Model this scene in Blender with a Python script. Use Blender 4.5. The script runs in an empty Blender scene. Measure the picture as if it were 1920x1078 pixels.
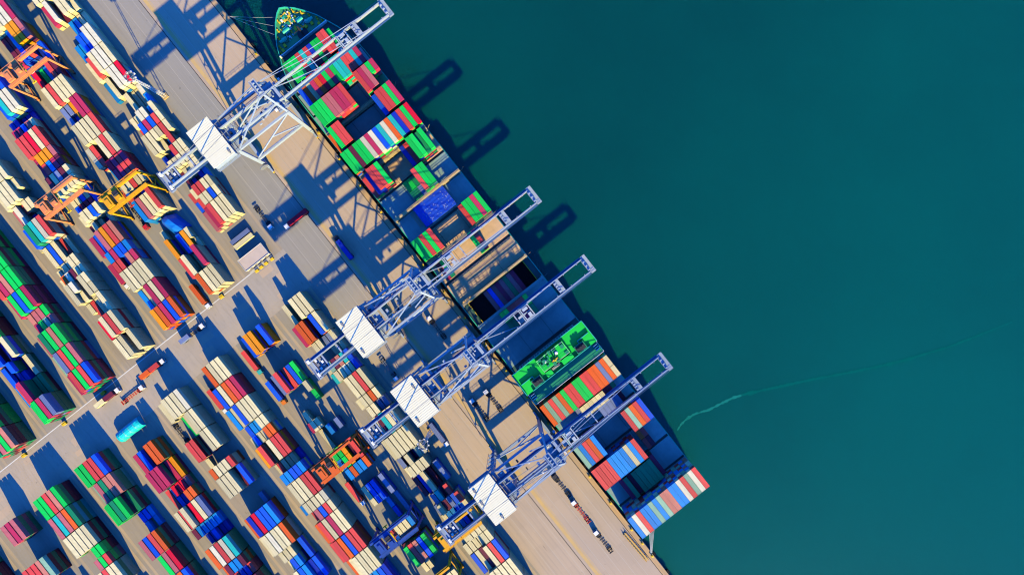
import bpy, math, random
from mathutils import Vector, Matrix

# ------------------------------------------------------------------ frame of the place
# X of every quay-aligned object runs along the quay (up the ship to its stern), Y runs out to sea.
S = 0.285                     # metres per survey unit on the ground
H = 330.0                     # height of the drone
ANG = math.radians(51.7)
ROT = -ANG
CA, SA = math.cos(ANG), math.sin(ANG)
rnd = random.Random(7)
scene = bpy.context.scene
COL = scene.collection

def UV(u, v, z=0.0):
    """quay coordinates (u out to sea, v along the quay) -> world metres"""
    return Vector(((u * SA + v * CA) * S, -(-u * CA + v * SA) * S, z))

def PX(px, py, z=0.0):
    f = (H - z) / H
    return Vector(((px - 960) * S * f, (539 - py) * S * f, z))

# ------------------------------------------------------------------ mesh helpers
class MB:
    def __init__(self):
        self.v = []; self.f = []; self.m = []
    def face(self, pts, m=0):
        n = len(self.v); self.v += [tuple(p) for p in pts]
        self.f.append(tuple(range(n, n + len(pts)))); self.m.append(m)
    def _hexa(self, c, m=0):
        n = len(self.v); self.v += [tuple(p) for p in c]
        for q in ((0, 3, 2, 1), (4, 5, 6, 7), (0, 1, 5, 4), (1, 2, 6, 5), (2, 3, 7, 6), (3, 0, 4, 7)):
            self.f.append(tuple(n + i for i in q)); self.m.append(m)
    def box(self, x, y, z, sx, sy, sz, m=0, rz=0.0):
        """centre x,y ; z is the BOTTOM"""
        hx, hy = sx / 2, sy / 2
        c, s = math.cos(rz), math.sin(rz)
        pts = []
        for zz in (z, z + sz):
            for a, b in ((-hx, -hy), (hx, -hy), (hx, hy), (-hx, hy)):
                pts.append((x + a * c - b * s, y + a * s + b * c, zz))
        self._hexa(pts, m)
    def bar(self, p, q, w, h=None, m=0):
        h = w if h is None else h
        p, q = Vector(p), Vector(q)
        d = (q - p).normalized()
        up = Vector((0, 0, 1)) if abs(d.z) < 0.95 else Vector((1, 0, 0))
        a = d.cross(up).normalized() * (w / 2)
        b = a.cross(d).normalized() * (h / 2)
        self._hexa([p - a - b, p + a - b, p + a + b, p - a + b, q - a - b, q + a - b, q + a + b, q - a + b], m)
    def tube(self, p, q, r, n=8, m=0, r2=None):
        r2 = r if r2 is None else r2
        p, q = Vector(p), Vector(q)
        d = (q - p).normalized()
        up = Vector((0, 0, 1)) if abs(d.z) < 0.95 else Vector((1, 0, 0))
        a = d.cross(up).normalized(); b = a.cross(d).normalized()
        k = len(self.v)
        for c, rr in ((p, r), (q, r2)):
            for i in range(n):
                t = 2 * math.pi * i / n
                self.v.append(tuple(c + a * (rr * math.cos(t)) + b * (rr * math.sin(t))))
        for i in range(n):
            j = (i + 1) % n
            self.f.append((k + i, k + j, k + n + j, k + n + i)); self.m.append(m)
        self.f.append(tuple(k + i for i in range(n - 1, -1, -1))); self.m.append(m)
        self.f.append(tuple(k + n + i for i in range(n))); self.m.append(m)
    def prism(self, pts, z0, z1, m=0, mt=None):
        n = len(pts); k = len(self.v)
        self.v += [(x, y, z0) for x, y in pts] + [(x, y, z1) for x, y in pts]
        for i in range(n):
            j = (i + 1) % n
            self.f.append((k + i, k + j, k + n + j, k + n + i)); self.m.append(m)
        self.f.append(tuple(k + i for i in range(n - 1, -1, -1))); self.m.append(m)
        self.f.append(tuple(k + n + i for i in range(n))); self.m.append(m if mt is None else mt)
    def rail(self, pts, h=1.1, r=0.06, m=0, post=2.5):
        for p, q in zip(pts[:-1], pts[1:]):
            p, q = Vector(p), Vector(q)
            up = Vector((0, 0, h))
            self.bar(p + up, q + up, r * 2, r * 2, m)
            self.bar(p + up * .5, q + up * .5, r * 1.4, r * 1.4, m)
            n = max(1, int((q - p).length / post))
            for i in range(n + 1):
                b = p.lerp(q, i / n)
                self.bar(b, b + up, r * 1.6, r * 1.6, m)
    def mesh(self, name, mats):
        me = bpy.data.meshes.new(name)
        me.from_pydata(self.v, [], self.f)
        for m in (mats if isinstance(mats, (list, tuple)) else [mats]): me.materials.append(m)
        if any(self.m): me.polygons.foreach_set('material_index', self.m)
        me.update()
        return me
    def build(self, name, mats, parent=None, loc=None, rz=None, label=None):
        o = bpy.data.objects.new(name, self.mesh(name, mats)); COL.objects.link(o)
        if parent is not None: o.parent = parent
        if loc is not None: o.location = loc
        if rz is not None: o.rotation_euler.z = rz
        if label: o['label'] = label
        return o

def tag(o, label=None, cat=None, group=None, kind=None):
    if label: o['label'] = label
    if cat: o['category'] = cat
    if group: o['group'] = group
    if kind: o['kind'] = kind
    return o

def thing(name, label, cat, loc=(0, 0, 0), rz=0.0, group=None):
    o = bpy.data.objects.new(name, None); COL.objects.link(o)
    o.empty_display_size = 1.0
    o.location = loc; o.rotation_euler.z = rz
    return tag(o, label, cat, group)

def copy_tree(o, parent=None):
    c = o.copy(); COL.objects.link(c); c.parent = parent
    for ch in list(o.children): copy_tree(ch, c)
    return c

# ------------------------------------------------------------------ materials
def paint(name, col, rough=0.55, dirt=0.25, scale=0.6, metal=0.0, vary=0.0, stretch=(1, 1, 1), spec=0.3, bump=0.0, dark=(0.12, 0.10, 0.08)):
    m = bpy.data.materials.new(name); m.use_nodes = True
    nt = m.node_tree; N, L = nt.nodes, nt.links
    b = N['Principled BSDF']
    b.inputs['Roughness'].default_value = rough
    b.inputs['Metallic'].default_value = metal
    b.inputs['Specular IOR Level'].default_value = spec
    tc = N.new('ShaderNodeTexCoord'); oi = N.new('ShaderNodeObjectInfo')
    mp = N.new('ShaderNodeMapping'); mp.inputs['Scale'].default_value = stretch
    add = N.new('ShaderNodeVectorMath'); add.operation = 'ADD'
    sc = N.new('ShaderNodeVectorMath'); sc.operation = 'SCALE'; sc.inputs[0].default_value = (61, 37, 17)
    L.new(oi.outputs['Random'], sc.inputs['Scale'])
    L.new(tc.outputs['Object'], add.inputs[0]); L.new(sc.outputs[0], add.inputs[1])
    L.new(add.outputs[0], mp.inputs['Vector'])
    n1 = N.new('ShaderNodeTexNoise'); n1.inputs['Scale'].default_value = scale
    n1.inputs['Detail'].default_value = 6; n1.inputs['Roughness'].default_value = 0.65
    L.new(mp.outputs[0], n1.inputs['Vector'])
    r = N.new('ShaderNodeValToRGB')
    r.color_ramp.elements[0].position = 0.42; r.color_ramp.elements[0].color = (0, 0, 0, 1)
    r.color_ramp.elements[1].position = 0.75; r.color_ramp.elements[1].color = (1, 1, 1, 1)
    L.new(n1.outputs['Fac'], r.inputs['Fac'])
    mu = N.new('ShaderNodeMath'); mu.operation = 'MULTIPLY'; mu.inputs[1].default_value = dirt
    L.new(r.outputs['Color'], mu.inputs[0])
    hsv = N.new('ShaderNodeHueSaturation'); hsv.inputs['Color'].default_value = (*col, 1)
    mr = N.new('ShaderNodeMapRange')
    mr.inputs['To Min'].default_value = 1 - vary; mr.inputs['To Max'].default_value = 1 + vary * 0.6
    L.new(oi.outputs['Random'], mr.inputs['Value']); L.new(mr.outputs[0], hsv.inputs['Value'])
    mix = N.new('ShaderNodeMix'); mix.data_type = 'RGBA'
    L.new(mu.outputs[0], mix.inputs['Factor']); L.new(hsv.outputs[0], mix.inputs['A'])
    mix.inputs['B'].default_value = (*[c * 0.45 + d * 0.35 for c, d in zip(col, dark)], 1)
    L.new(mix.outputs['Result'], b.inputs['Base Color'])
    if bump:
        bp = N.new('ShaderNodeBump'); bp.inputs['Strength'].default_value = bump
        L.new(n1.outputs['Fac'], bp.inputs['Height']); L.new(bp.outputs[0], b.inputs['Normal'])
    return m

PAL = {
 'w': ('cream', (.74, .63, .325)), 'W': ('off-white', (.72, .65, .43)), 'r': ('red', (.70, .065, .055)),
 'm': ('dark magenta', (.50, .028, .085)), 'c': ('crimson', (.78, .004, .03)), 'p': ('dusty pink', (.52, .13, .135)),
 'a': ('salmon', (.62, .21, .14)), 'o': ('orange', (.76, .115, .012)), 'y': ('amber yellow', (.84, .29, .003)),
 'b': ('bright blue', (.004, .095, .70)), 'n': ('navy blue', (.004, .028, .38)), 's': ('sky blue', (.004, .23, .62)),
 'l': ('slate blue', (.17, .22, .40)), 'g': ('bright green', (.003, .60, .075)), 'G': ('dark green', (.004, .25, .10)),
 't': ('turquoise', (.012, .46, .40)), 'S': ('sage green', (.27, .46, .29)), 'k': ('maroon', (.15, .016, .04)),
}
CM = {k: paint('container_paint_' + n.replace(' ', '_').replace('-', '_'), c, 0.5, 0.42, 0.40, vary=0.24, stretch=(.5, 1.6, 1)) for k, (n, c) in PAL.items()}
KEYS = list(PAL)

M = {}
M['crane'] = paint('crane_pale_blue_paint', (.42, .47, .51), .45, .18, .5)
M['crane_mid'] = paint('crane_grey_blue_paint', (.36, .42, .49), .45, .18, .5)
M['crane_blue'] = paint('crane_blue_paint', (.27, .34, .45), .45, .18, .5)
M['walk'] = paint('walkway_grating', (.05, .13, .33), .6, .2, .8)
M['white'] = paint('white_roof_sheet', (.86, .80, .55), .6, .14, .12, dark=(.35, .33, .25))
M['white2'] = paint('white_paint', (.80, .80, .78), .4, .15, .8)
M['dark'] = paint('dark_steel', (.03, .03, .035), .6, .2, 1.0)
M['grey'] = paint('grey_steel', (.22, .23, .25), .55, .3, .8)
M['tyre'] = paint('tyre_rubber', (.012, .012, .013), .9, .2, 1.5)
M['glass'] = paint('cab_glass', (.02, .035, .05), .08, .0, 1, spec=.6)
M['orange'] = paint('orange_crane_paint', (.80, .26, .085), .5, .2, .5)
M['red_orange'] = paint('red_orange_crane_paint', (.72, .13, .02), .5, .25, .5)
M['yellow'] = paint('yellow_crane_paint', (.80, .37, .010), .5, .2, .5)
M['navy'] = paint('navy_crane_paint', (.02, .07, .30), .5, .2, .5)
M['red'] = paint('red_machine_paint', (.62, .05, .02), .5, .2, .8)
M['cabred'] = paint('red_cab_paint', (.55, .02, .03), .4, .15, .8)
M['cabteal'] = paint('teal_cab_paint', (.05, .45, .40), .4, .15, .8)
M['caborange'] = paint('orange_cab_paint', (.75, .2, .02), .4, .15, .8)
M['hull'] = paint('ship_hull_paint', (.012, .05, .055), .5, .3, .08, dark=(.2, .08, .03))
M['deck'] = paint('ship_deck_paint', (.03, .10, .09), .65, .5, .35, dark=(.3, .2, .08))
M['fdeck'] = paint('foredeck_green_paint', (.03, .34, .15), .65, .6, .35, dark=(.5, .48, .05))
M['hatch'] = paint('hatch_cover_blue_paint', (.24, .36, .33), .6, .5, .3, dark=(.2, .22, .24))
M['tan'] = paint('hatch_cover_tan_paint', (.66, .43, .23), .65, .4, .25, dark=(.2, .1, .05))
M['lash'] = paint('lashing_bridge_paint', (.60, .45, .22), .6, .5, .6, dark=(.15, .12, .1))
M['bgreen'] = paint('bridge_deck_green_paint', (.006, .62, .06), .55, .25, .3, dark=(.02, .25, .08))
M['dgreen'] = paint('deckhouse_green_paint', (.012, .26, .12), .55, .25, .3)
M['teal'] = paint('bulwark_teal_paint', (.03, .48, .33), .5, .2, .4)
M['yel'] = paint('safety_yellow_paint', (.80, .52, .02), .5, .25, 1.0)
M['rope'] = paint('mooring_rope', (.62, .60, .50), .9, .2, 2.0)
M['tarp'] = paint('turquoise_tarpaulin', (.004, .50, .55), .45, .15, .3, bump=.3)
M['btarp'] = paint('blue_tarpaulin', (.006, .17, .62), .45, .15, .3, bump=.3)
M['tanroof'] = paint('flat_felt_roof', (.58, .46, .36), .85, .3, .2)
M['wall'] = paint('rendered_wall', (.50, .44, .36), .85, .3, .4)
M['hatchblue'] = paint('stacked_cover_blue_paint', (.008, .07, .60), .5, .35, .5)

def concrete(name, c1, c2, c3, patch=0.012, streak=0.05, tyre=0.35, far=None):
    m = bpy.data.materials.new(name); m.use_nodes = True
    nt = m.node_tree; N, L = nt.nodes, nt.links
    b = N['Principled BSDF']; b.inputs['Roughness'].default_value = .88; b.inputs['Specular IOR Level'].default_value = .2
    tc = N.new('ShaderNodeTexCoord')
    def noise(scale, st, det=5, ro=.6):
        mp = N.new('ShaderNodeMapping'); mp.inputs['Scale'].default_value = st
        L.new(tc.outputs['Object'], mp.inputs['Vector'])
        n = N.new('ShaderNodeTexNoise'); n.inputs['Scale'].default_value = scale; n.inputs['Detail'].default_value = det; n.inputs['Roughness'].default_value = ro
        L.new(mp.outputs[0], n.inputs['Vector']); return n.outputs['Fac']
    def ramp(fac, a, bb):
        r = N.new('ShaderNodeMapRange'); r.inputs['From Min'].default_value = a; r.inputs['From Max'].default_value = bb
        L.new(fac, r.inputs['Value']); return r.outputs[0]
    def mix(fac, A, B):
        x = N.new('ShaderNodeMix'); x.data_type = 'RGBA'
        L.new(fac, x.inputs['Factor'])
        for s, v in (('A', A), ('B', B)):
            if isinstance(v, tuple): x.inputs[s].default_value = (*v, 1)
            else: L.new(v, x.inputs[s])
        return x.outputs['Result']
    base = mix(ramp(noise(patch, (1, 1, 1), 3), .40, .62), c1, c2)
    if far:                                  # the newer tan paving that replaces the grey one further along the quay
        sx = N.new('ShaderNodeSeparateXYZ'); L.new(tc.outputs['Object'], sx.inputs[0])
        ad = N.new('ShaderNodeMath'); ad.operation = 'MULTIPLY_ADD'; ad.inputs[1].default_value = 60; L.new(noise(.03, (1, 1, 1), 4), ad.inputs[0]); L.new(sx.outputs['X'], ad.inputs[2])
        base = mix(ramp(ad.outputs[0], far[2][0], far[2][1]), base, mix(ramp(noise(patch * 1.7, (1, 1, 1), 3), .40, .62), far[0], far[1]))
    sl = N.new('ShaderNodeTexBrick'); sl.inputs['Scale'].default_value = 1.0
    sl.inputs['Brick Width'].default_value = 13.0; sl.inputs['Row Height'].default_value = 6.0; sl.inputs['Mortar Size'].default_value = .045
    sl.inputs['Color1'].default_value = (.42, .42, .42, 1); sl.inputs['Color2'].default_value = (.60, .60, .60, 1); sl.inputs['Mortar'].default_value = (.12, .12, .12, 1); sl.offset = .5
    L.new(tc.outputs['Object'], sl.inputs['Vector'])
    sv = N.new('ShaderNodeRGBToBW'); L.new(sl.outputs['Color'], sv.inputs[0])
    mm = N.new('ShaderNodeMath'); mm.operation = 'MULTIPLY_ADD'; mm.inputs[1].default_value = .28; mm.inputs[2].default_value = .85
    L.new(sv.outputs[0], mm.inputs[0])
    st = ramp(noise(.5, (streak, 1.2, 1), 5, .7), .5, .78)
    t = N.new('ShaderNodeMath'); t.operation = 'MULTIPLY'; t.inputs[1].default_value = tyre; L.new(st, t.inputs[0])
    base = mix(t.outputs[0], base, c3)
    spot = ramp(noise(.35, (1, 1, 1), 4, .6), .66, .80)
    t2 = N.new('ShaderNodeMath'); t2.operation = 'MULTIPLY'; t2.inputs[1].default_value = .75; L.new(spot, t2.inputs[0])
    base = mix(t2.outputs[0], base, tuple(x * .45 for x in c3))
    skid = ramp(noise(.55, (.22, 1.5, 1), 3, .5), .71, .76)
    t3 = N.new('ShaderNodeMath'); t3.operation = 'MULTIPLY'; t3.inputs[1].default_value = .6; L.new(skid, t3.inputs[0])
    base = mix(t3.outputs[0], base, tuple(x * .35 for x in c3))
    v = N.new('ShaderNodeVectorMath'); v.operation = 'SCALE'
    L.new(base, v.inputs[0]); L.new(mm.outputs[0], v.inputs['Scale'])
    L.new(v.outputs[0], b.inputs['Base Color'])
    bp = N.new('ShaderNodeBump'); bp.inputs['Strength'].default_value = .15
    L.new(noise(3, (1, 1, 1), 4), bp.inputs['Height']); L.new(bp.outputs[0], b.inputs['Normal'])
    return m

M['ground'] = concrete('yard_concrete', (.37, .30, .215), (.31, .28, .235), (.17, .15, .125), .02, .05, .5)
M['apron'] = concrete('apron_concrete', (.53, .39, .255), (.46, .355, .255), (.31, .24, .175), .010, .03, .45)
M['lane'] = concrete('grey_lane_concrete', (.31, .29, .245), (.34, .30, .24), (.21, .19, .17), .008, .03, .45, far=((.53, .39, .25), (.47, .36, .255), (-30, 45)))
M['edge'] = concrete('quay_edge_concrete', (.58, .36, .16), (.46, .33, .2), (.25, .17, .10), .03, .06, .5)
M['runway'] = concrete('runway_beam_concrete', (.47, .36, .235), (.40, .32, .22), (.30, .24, .17), .03, .03, .45)
M['faint'] = paint('worn_lane_line', (.50, .45, .36), .85, .7, .12, dark=(.7, .55, .4))
M['mark'] = paint('white_road_marking', (.74, .72, .66), .8, .45, .3, dark=(.3, .25, .2))
M['ymark'] = paint('yellow_road_marking', (.60, .40, .15), .85, .75, .22, dark=(.55, .40, .26))
M['rail'] = paint('rail_steel', (.035, .03, .03), .5, .3, .5)
M['pale'] = concrete('pale_slab_concrete', (.52, .39, .27), (.47, .37, .28), (.38, .3, .22), .05, .2, .25)

def water_mat():
    m = bpy.data.materials.new('harbour_water'); m.use_nodes = True
    nt = m.node_tree; N, L = nt.nodes, nt.links
    b = N['Principled BSDF']; b.inputs['Roughness'].default_value = .22; b.inputs['IOR'].default_value = 1.33
    tc = N.new('ShaderNodeTexCoord')
    n = N.new('ShaderNodeTexNoise'); n.inputs['Scale'].default_value = .006; n.inputs['Detail'].default_value = 4
    L.new(tc.outputs['Object'], n.inputs['Vector'])
    x = N.new('ShaderNodeMix'); x.data_type = 'RGBA'
    x.inputs['A'].default_value = (.001, .060, .056, 1); x.inputs['B'].default_value = (.001, .106, .088, 1)
    r = N.new('ShaderNodeMapRange'); r.inputs['From Min'].default_value = .35; r.inputs['From Max'].default_value = .68
    # silt: clearer and darker off the bow, more of it in suspension towards the stern and the open basin
    sx = N.new('ShaderNodeSeparateXYZ'); L.new(tc.outputs['Object'], sx.inputs[0])
    g = N.new('ShaderNodeMath'); g.operation = 'MULTIPLY_ADD'; g.inputs[1].default_value = .0009; g.inputs[2].default_value = -.02; L.new(sx.outputs['X'], g.inputs[0])
    g2 = N.new('ShaderNodeMath'); g2.operation = 'ADD'; nf = N.new('ShaderNodeMath'); nf.operation = 'MULTIPLY_ADD'; nf.inputs[1].default_value = .45; nf.inputs[2].default_value = .29; L.new(n.outputs['Fac'], nf.inputs[0]); L.new(nf.outputs[0], g2.inputs[0]); L.new(g.outputs[0], g2.inputs[1])
    L.new(g2.outputs[0], r.inputs['Value']); L.new(r.outputs[0], x.inputs['Factor'])
    L.new(x.outputs['Result'], b.inputs['Base Color'])
    b.inputs['Subsurface Weight'].default_value = 1.0; b.inputs['Subsurface Radius'].default_value = (1, 1, 1); b.inputs['Subsurface Scale'].default_value = 5.0
    n2 = N.new('ShaderNodeTexNoise'); n2.inputs['Scale'].default_value = .45; n2.inputs['Detail'].default_value = 6
    L.new(tc.outputs['Object'], n2.inputs['Vector'])
    bp = N.new('ShaderNodeBump'); bp.inputs['Strength'].default_value = .10; bp.inputs['Distance'].default_value = .6
    L.new(n2.outputs['Fac'], bp.inputs['Height']); L.new(bp.outputs[0], b.inputs['Normal'])
    return m
M['water'] = water_mat()
def foam_mat():
    m = paint('wake_foam', (.010, .19, .155), .8, .9, .25, spec=0.0, dark=(.0, .20, .15)); return m
M['foam'] = foam_mat()
M['trail'] = paint('wake_trail', (.001, .118, .096), .9, .95, .12, spec=0.0, dark=(.0, .17, .13))
M['cross'] = concrete('crossroad_concrete', (.47, .38, .285), (.40, .345, .28), (.25, .215, .17), .03, .2, .45)
# ------------------------------------------------------------------ containers
CW, CH = 2.37, 2.88
def container_mb(L):
    b = MB(); W, Ht = CW, CH; hx, hy = L / 2, W / 2
    for sx in (-1, 1):
        for sy in (-1, 1):
            b.box(sx * (hx - .09), sy * (hy - .08), 0, .18, .16, Ht)                    # corner posts with castings
    for sy in (-1, 1):
        b.box(0, sy * (hy - .05), Ht - .13, L - .36, .10, .125)                          # top side rails
        b.box(0, sy * (hy - .05), 0.02, L - .36, .10, .15)
    for sx in (-1, 1):
        b.box(sx * (hx - .07), 0, Ht - .14, .14, W - .32, .135)
        b.box(sx * (hx - .07), 0, 0.02, .14, W - .32, .15)
    n = int(L / .55)
    xs = [-(hx - .18) + (L - .36) * i / (2 * n) for i in range(2 * n + 1)]
    for i in range(2 * n):                                                               # corrugated sides and roof
        a = .03 if i % 2 == 0 else .075; c = .075 if i % 2 == 0 else .03
        for sy in (-1, 1):
            y0, y1 = sy * (hy - a), sy * (hy - c)
            q = [(xs[i], y0, .15), (xs[i + 1], y1, .15), (xs[i + 1], y1, Ht - .12), (xs[i], y0, Ht - .12)]
            b.face(q if sy < 0 else q[::-1])
        z0, z1 = Ht - a * .9, Ht - c * .9
        b.face([(xs[i], -hy + .1, z0), (xs[i + 1], -hy + .1, z1), (xs[i + 1], hy - .1, z1), (xs[i], hy - .1, z0)])
    b.face([(-hx + .06, hy - .16, .15), (-hx + .06, -hy + .16, .15), (-hx + .06, -hy + .16, Ht - .13), (-hx + .06, hy - .16, Ht - .13)])
    b.face([(hx - .05, -hy + .16, .15), (hx - .05, hy - .16, .15), (hx - .05, hy - .16, Ht - .13), (hx - .05, -hy + .16, Ht - .13)])
    for y in (-.85, -.3, .3, .85): b.bar((hx - .03, y, .1), (hx - .03, y, Ht - .1), .045, .045, 1)   # door lock rods
    b.box(hx - .045, 0, .15, .02, .03, Ht - .3, 1)
    b.face([(-hx + .1, -hy + .1, .04), (-hx + .1, hy - .1, .04), (hx - .1, hy - .1, .04), (hx - .1, -hy + .1, .04)])
    return b
L40, L20 = 12.06, 5.95
CMESH = {}
def cmesh(L, k):
    if (L, k) not in CMESH:
        mb = container_mb(L)
        CMESH[(L, k)] = mb.mesh('container_shell_%s' % k, [CM[k], M['grey']])
    return CMESH[(L, k)]

YARD = {
 'C': dict(R=-305.5, U={3: "p2 m3 r4 w4 w4 w4", 4: "r2|b2 w3|r3 r4|w4 r4|w4 w4|b4 w4|w4", 5: "- k1 w2|n1 w2|k1 w3|n2 w3|s2",
   6: "b1|w2 -|w3 n1|w3 r3|w3 w3|w3 w3|w3", 7: "w3 w3 w3|w2 w3|s1 r3 w3|-", 8: "w2|r1 w2|b3 W3|m3 W3|b3 s2|r3 w3|w3",
   9: "- - w2 w1 w1 W2|s2", 10: "s1 w2 - W4 W4 c4", 11: "w2 r3 w4 W4 W4 w4", 12: "s1 s1 b3 b3 W4 W4", 13: "- - s1 s1 w1|s1 w1",  # sky blue in bay thirteen is cream with shade put into the colour
   14: "m2 W3 k1 w3 w3 w3|w2", 15: "w3 w3 w3 w3 w3 w3"},
   L={1: "- w3 - w4 w4 w4", 2: "m3 o4 o4 - b4 w4", 3: "- w3|- w3|- l2|w1 l2|w2 w3|w2", 4: "w2|t2 S3|w3 k3|w3 a3|W3 t3|w3 b3|b3",
   5: "- - w4 w4 r4 w4", 6: "- w3|- w4|w4 w4|w4 o4|l3 w4|l3", 7: "- w2 k3 t4 w4 w4", 8: "w3 w4 w4 w4 w4 w4",
   9: "l2|w2 n1|w4 w4|w4 n1|w4 w3|w4 W3|-", 10: "k2 n2 w3 k1 - l2", 11: "-|l2 l3|w4 t3|k3 -|l3 r3|b3 -|r4", 12: "w2|- s2|w2 s2 b2|b2 s2|- w3",
   13: "w2|w3 w3|w3 w4|w3 w4|w3 w4|w4 w4|w4", 14: "b3 w3 k3 w4 r4 b4", 15: "- w4 w4 w4 w4 w4", 16: "w4 w4 w4 r4 w4 w4"}),
 'B': dict(R=-400.2, U={1: "- - o4 w4 w4 w4", 2: "- r3 w4 w1 w1 m5", 3: "- y3 - b2 y2 w2|w1", 4: "- -|w2 - - - -",
   5: "- s4 p4 w4 w4 r5", 6: "o1 w3|r2 w3|k2 r3|n2 w3|r2 w3|k2", 7: "- s2 c4|m4 m4|m4 r4|r4 m4|r4", 8: "W3 r3 - w4 r4 w4",
   9: "- w4 w4 w4 w4 r4", 10: "- l3 l3|b2 y3 m4 m4", 11: "- w4 r4 w4 w4 w4", 12: "- c3 g2 s2 r3 k3", 13: "m2|n1 b2|w1 b3|w1 r3|b1 n1 b2",
   14: "k2 k2 s3 y4 y4 p4", 15: "w3 w3 w4 W4 W4 m4", 16: "w3 w4 W4 r4 w4 p4"},
   L={1: "- b3 y4 y4 k1 b4", 3: "- l3 r4 r2 b2 g2", 4: "- - - - - w3|g2", 5: "-|m1 w2|w2 -|w2 - - -", 6: "- w1 - s2|- - l2|-",  # sixth bay's sky and slate blue boxes are cream, shade painted in
   7: "- g3|s3 g3|g3 y3|y3 k2 r3", 8: "- s3|- o3|- s3|- s3|- o3|-", 9: "- w2 b2 b2 - l2", 10: "- - - s1|b1 - l1", 11: "- r4|- w4|- w4|- w4|o2 s4|-",
   12: "k1 g4 r4 a4 b4 g4", 13: "- w2|- w2|- - - -", 14: "- o3 w3 r3 w3 w3"}),
 'A': dict(R=-494.9, U={1: "- y4 o4 m4 b4 o4", 2: "- s3 w3 m4 w4 m4", 3: "- w4 w4 w4 w4 w4", 4: "-|w2 s4|r4 m4|r4 b4|n3 b4|a4 s4|m4",
   5: "m3 b3 p4 y4 r4 a4", 6: "- w3|k2 w4|w3 w4|w2 b4|n1 w4|w2", 7: "- w2|b2 w2|k2 b2|k2 w2|m2 b2|b2", 8: "b2 k4|w4 w4|w4 l4|w4 k4|w4 w4|w4",
   9: "- m3 y4|r4 y4|s4 y4|m4 p4|k4", 10: "- r4 r4 c4 w4 r4", 11: "- n2|m3 n2|m3 n1|b3 n1|p3 n1|w3", 12: "- - b3 t4 W4 W4", 13: "b4 b4 n4 b4 k4 b4", 14: "o4 r4 k4 w4 b4 m4"},
   L={1: "- - o4 w4 w4 w4", 2: "r2 b4 w4 o4 r4 m4", 3: "s3 w3 b4 w4 w4 w4", 4: "r1|w2 b3|b3 s3|w3 s3|w3 w4|o4 w4|o4", 5: "y3 r4 k2 w4 r4 r4",
   6: "w1|- r2|s4 w2|s4 w2|b4 w2|b4 n1|s4", 7: "- w4 w4 w4 r4 r4", 8: "s3|r1 w4|k2 w4|p4 w4|b4 w4|r4 W4|w4", 9: "o3 r4 w4 m4 w4 w4",
   10: "r3 r4 o4 b4 r4 r4", 11: "o2 w3 w4 w4 w4 w4", 12: "- - s3 s3 b3 n3"}),
 'D': dict(R=-589.6, U={1: "- - w4 w4 w1 w4", 2: "- - c4 w5 r5 w5", 3: "- w2|- r2 w2 t2 w4", 4: "- w4 W4|w3 w2 w4 w4|w4", 5: "w1|w2 w1|o3 w2|W3 w2|k3 w3|w3 w3|w3",
   6: "- w2 b2 w2 r1 w1", 7: "w1 b3 G4 t4 W4 r4", 8: "- p2 W3 r2|n1 w3|w1 w3|w1", 9: "- w3 w4 w4 w4 w3|-", 10: "w4 w4 w4 w4 w4 w4"},
   L={1: "w2 w1 w4 w4 w4 W4", 2: "- - g2 w3 w4 w4", 3: "r3 r3 p1 - w4 w4", 4: "w1|- -|o4 -|w4 -|w4 -|w4 -|r4", 5: "- w4 w4 w4 k2 b3",
   6: "- - - - -|l1 -", 7: "o3 n4 c4 b4 b4 s4", 8: "w3 w4 W4 w4 w4 o4", 9: "- w3|w2 w3|b3 w3|s3 - b2", 10: "- w3 b3 s3 n2 b2"}),
 'E': dict(R=-684.3, U={1: "- m4 r5 g5 r5 b5", 2: "- S4 l5 r5 g5 p5", 3: "- p4 G5 g5 a5 g5", 4: "- -|G2 a4|m4 p4|g4 p4|S4 g4|p4", 5: "- m4 g5 b5 g5 m5",
   6: "- r5 m5 a5 g5 g5", 7: "m5 m5 a5 r5 g5 g5", 8: "r5 g5 g5 G5 g5 k5"},
   L={2: "m2 b2 - - o4 o4", 3: "- m4 m4 m4 m2 y2", 4: "r1 l1|b1 c2|n1 c2|- c2|o3 p2|o3", 5: "w3 r3 w4 c3 w3 l3", 6: "k2|- s2|n1 s2|n1 s2|b2 s2|n1 s2|n1",
   7: "- o4 W4 r4 W4 t4", 8: "- o3 k4|r3 s4|n3 s4|n3 k4|r3", 9: "- o4 r4 b4 p4 k4"}),
 'F': dict(R=-779, U={1: "- - g4 g5 m5 l5", 2: "- s3 r4 m5 G2 G2", 3: "- b3 n2 b4|n2 - w2", 4: "- p4 b4 n2 n1 w4", 5: "o4 g4 g4 g4 g4 g4", 6: "G5 G5 k5 G5 G5 g5", 7: "g5 r5 g5 G5 k5 G5"},
   L={1: "- g4 g4 r4 r4 b4", 2: "a1 S3 p4 G4 a4 a4", 3: "- g4 g5 G5 g5 G3", 4: "- - - b1|s1 b1|- s1|s1", 5: "- - p4 b4 r4 o4", 6: "- - - g4 p4 c4", 7: "- - - r4 o4 b4"}),
 'G': dict(R=-873.7, U={1: "- r3 G5 p5 g5 a5", 2: "g5 r5 G5 g5 G5 g5", 3: "g5 g5 G5 k5 g5 G5"},
   L={1: "- g4 g4 r4 a4 g4", 2: "- p4 t4 p4 o4 G4", 3: "g2 w4 w4 w4 w4 w4", 4: "- - -|S2 -|p4 g4|g4 g4|r4", 5: "- - w4 r4 w4 w4"}),
 'H': dict(R=-968.4, U={}, L={1: "- - - p4 m4 p4", 3: "- r4 r4 r4 a4 S4"}),
 'I': dict(R=-1063, U={}, L={1: "- - G4 G4 k4 G4", 2: "- - G4 k4 G4 G4"}),
}
ROWN = dict(zip("CBADEFGHI", ("first", "second", "third", "fourth", "fifth", "sixth", "seventh", "eighth", "ninth")))
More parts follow.
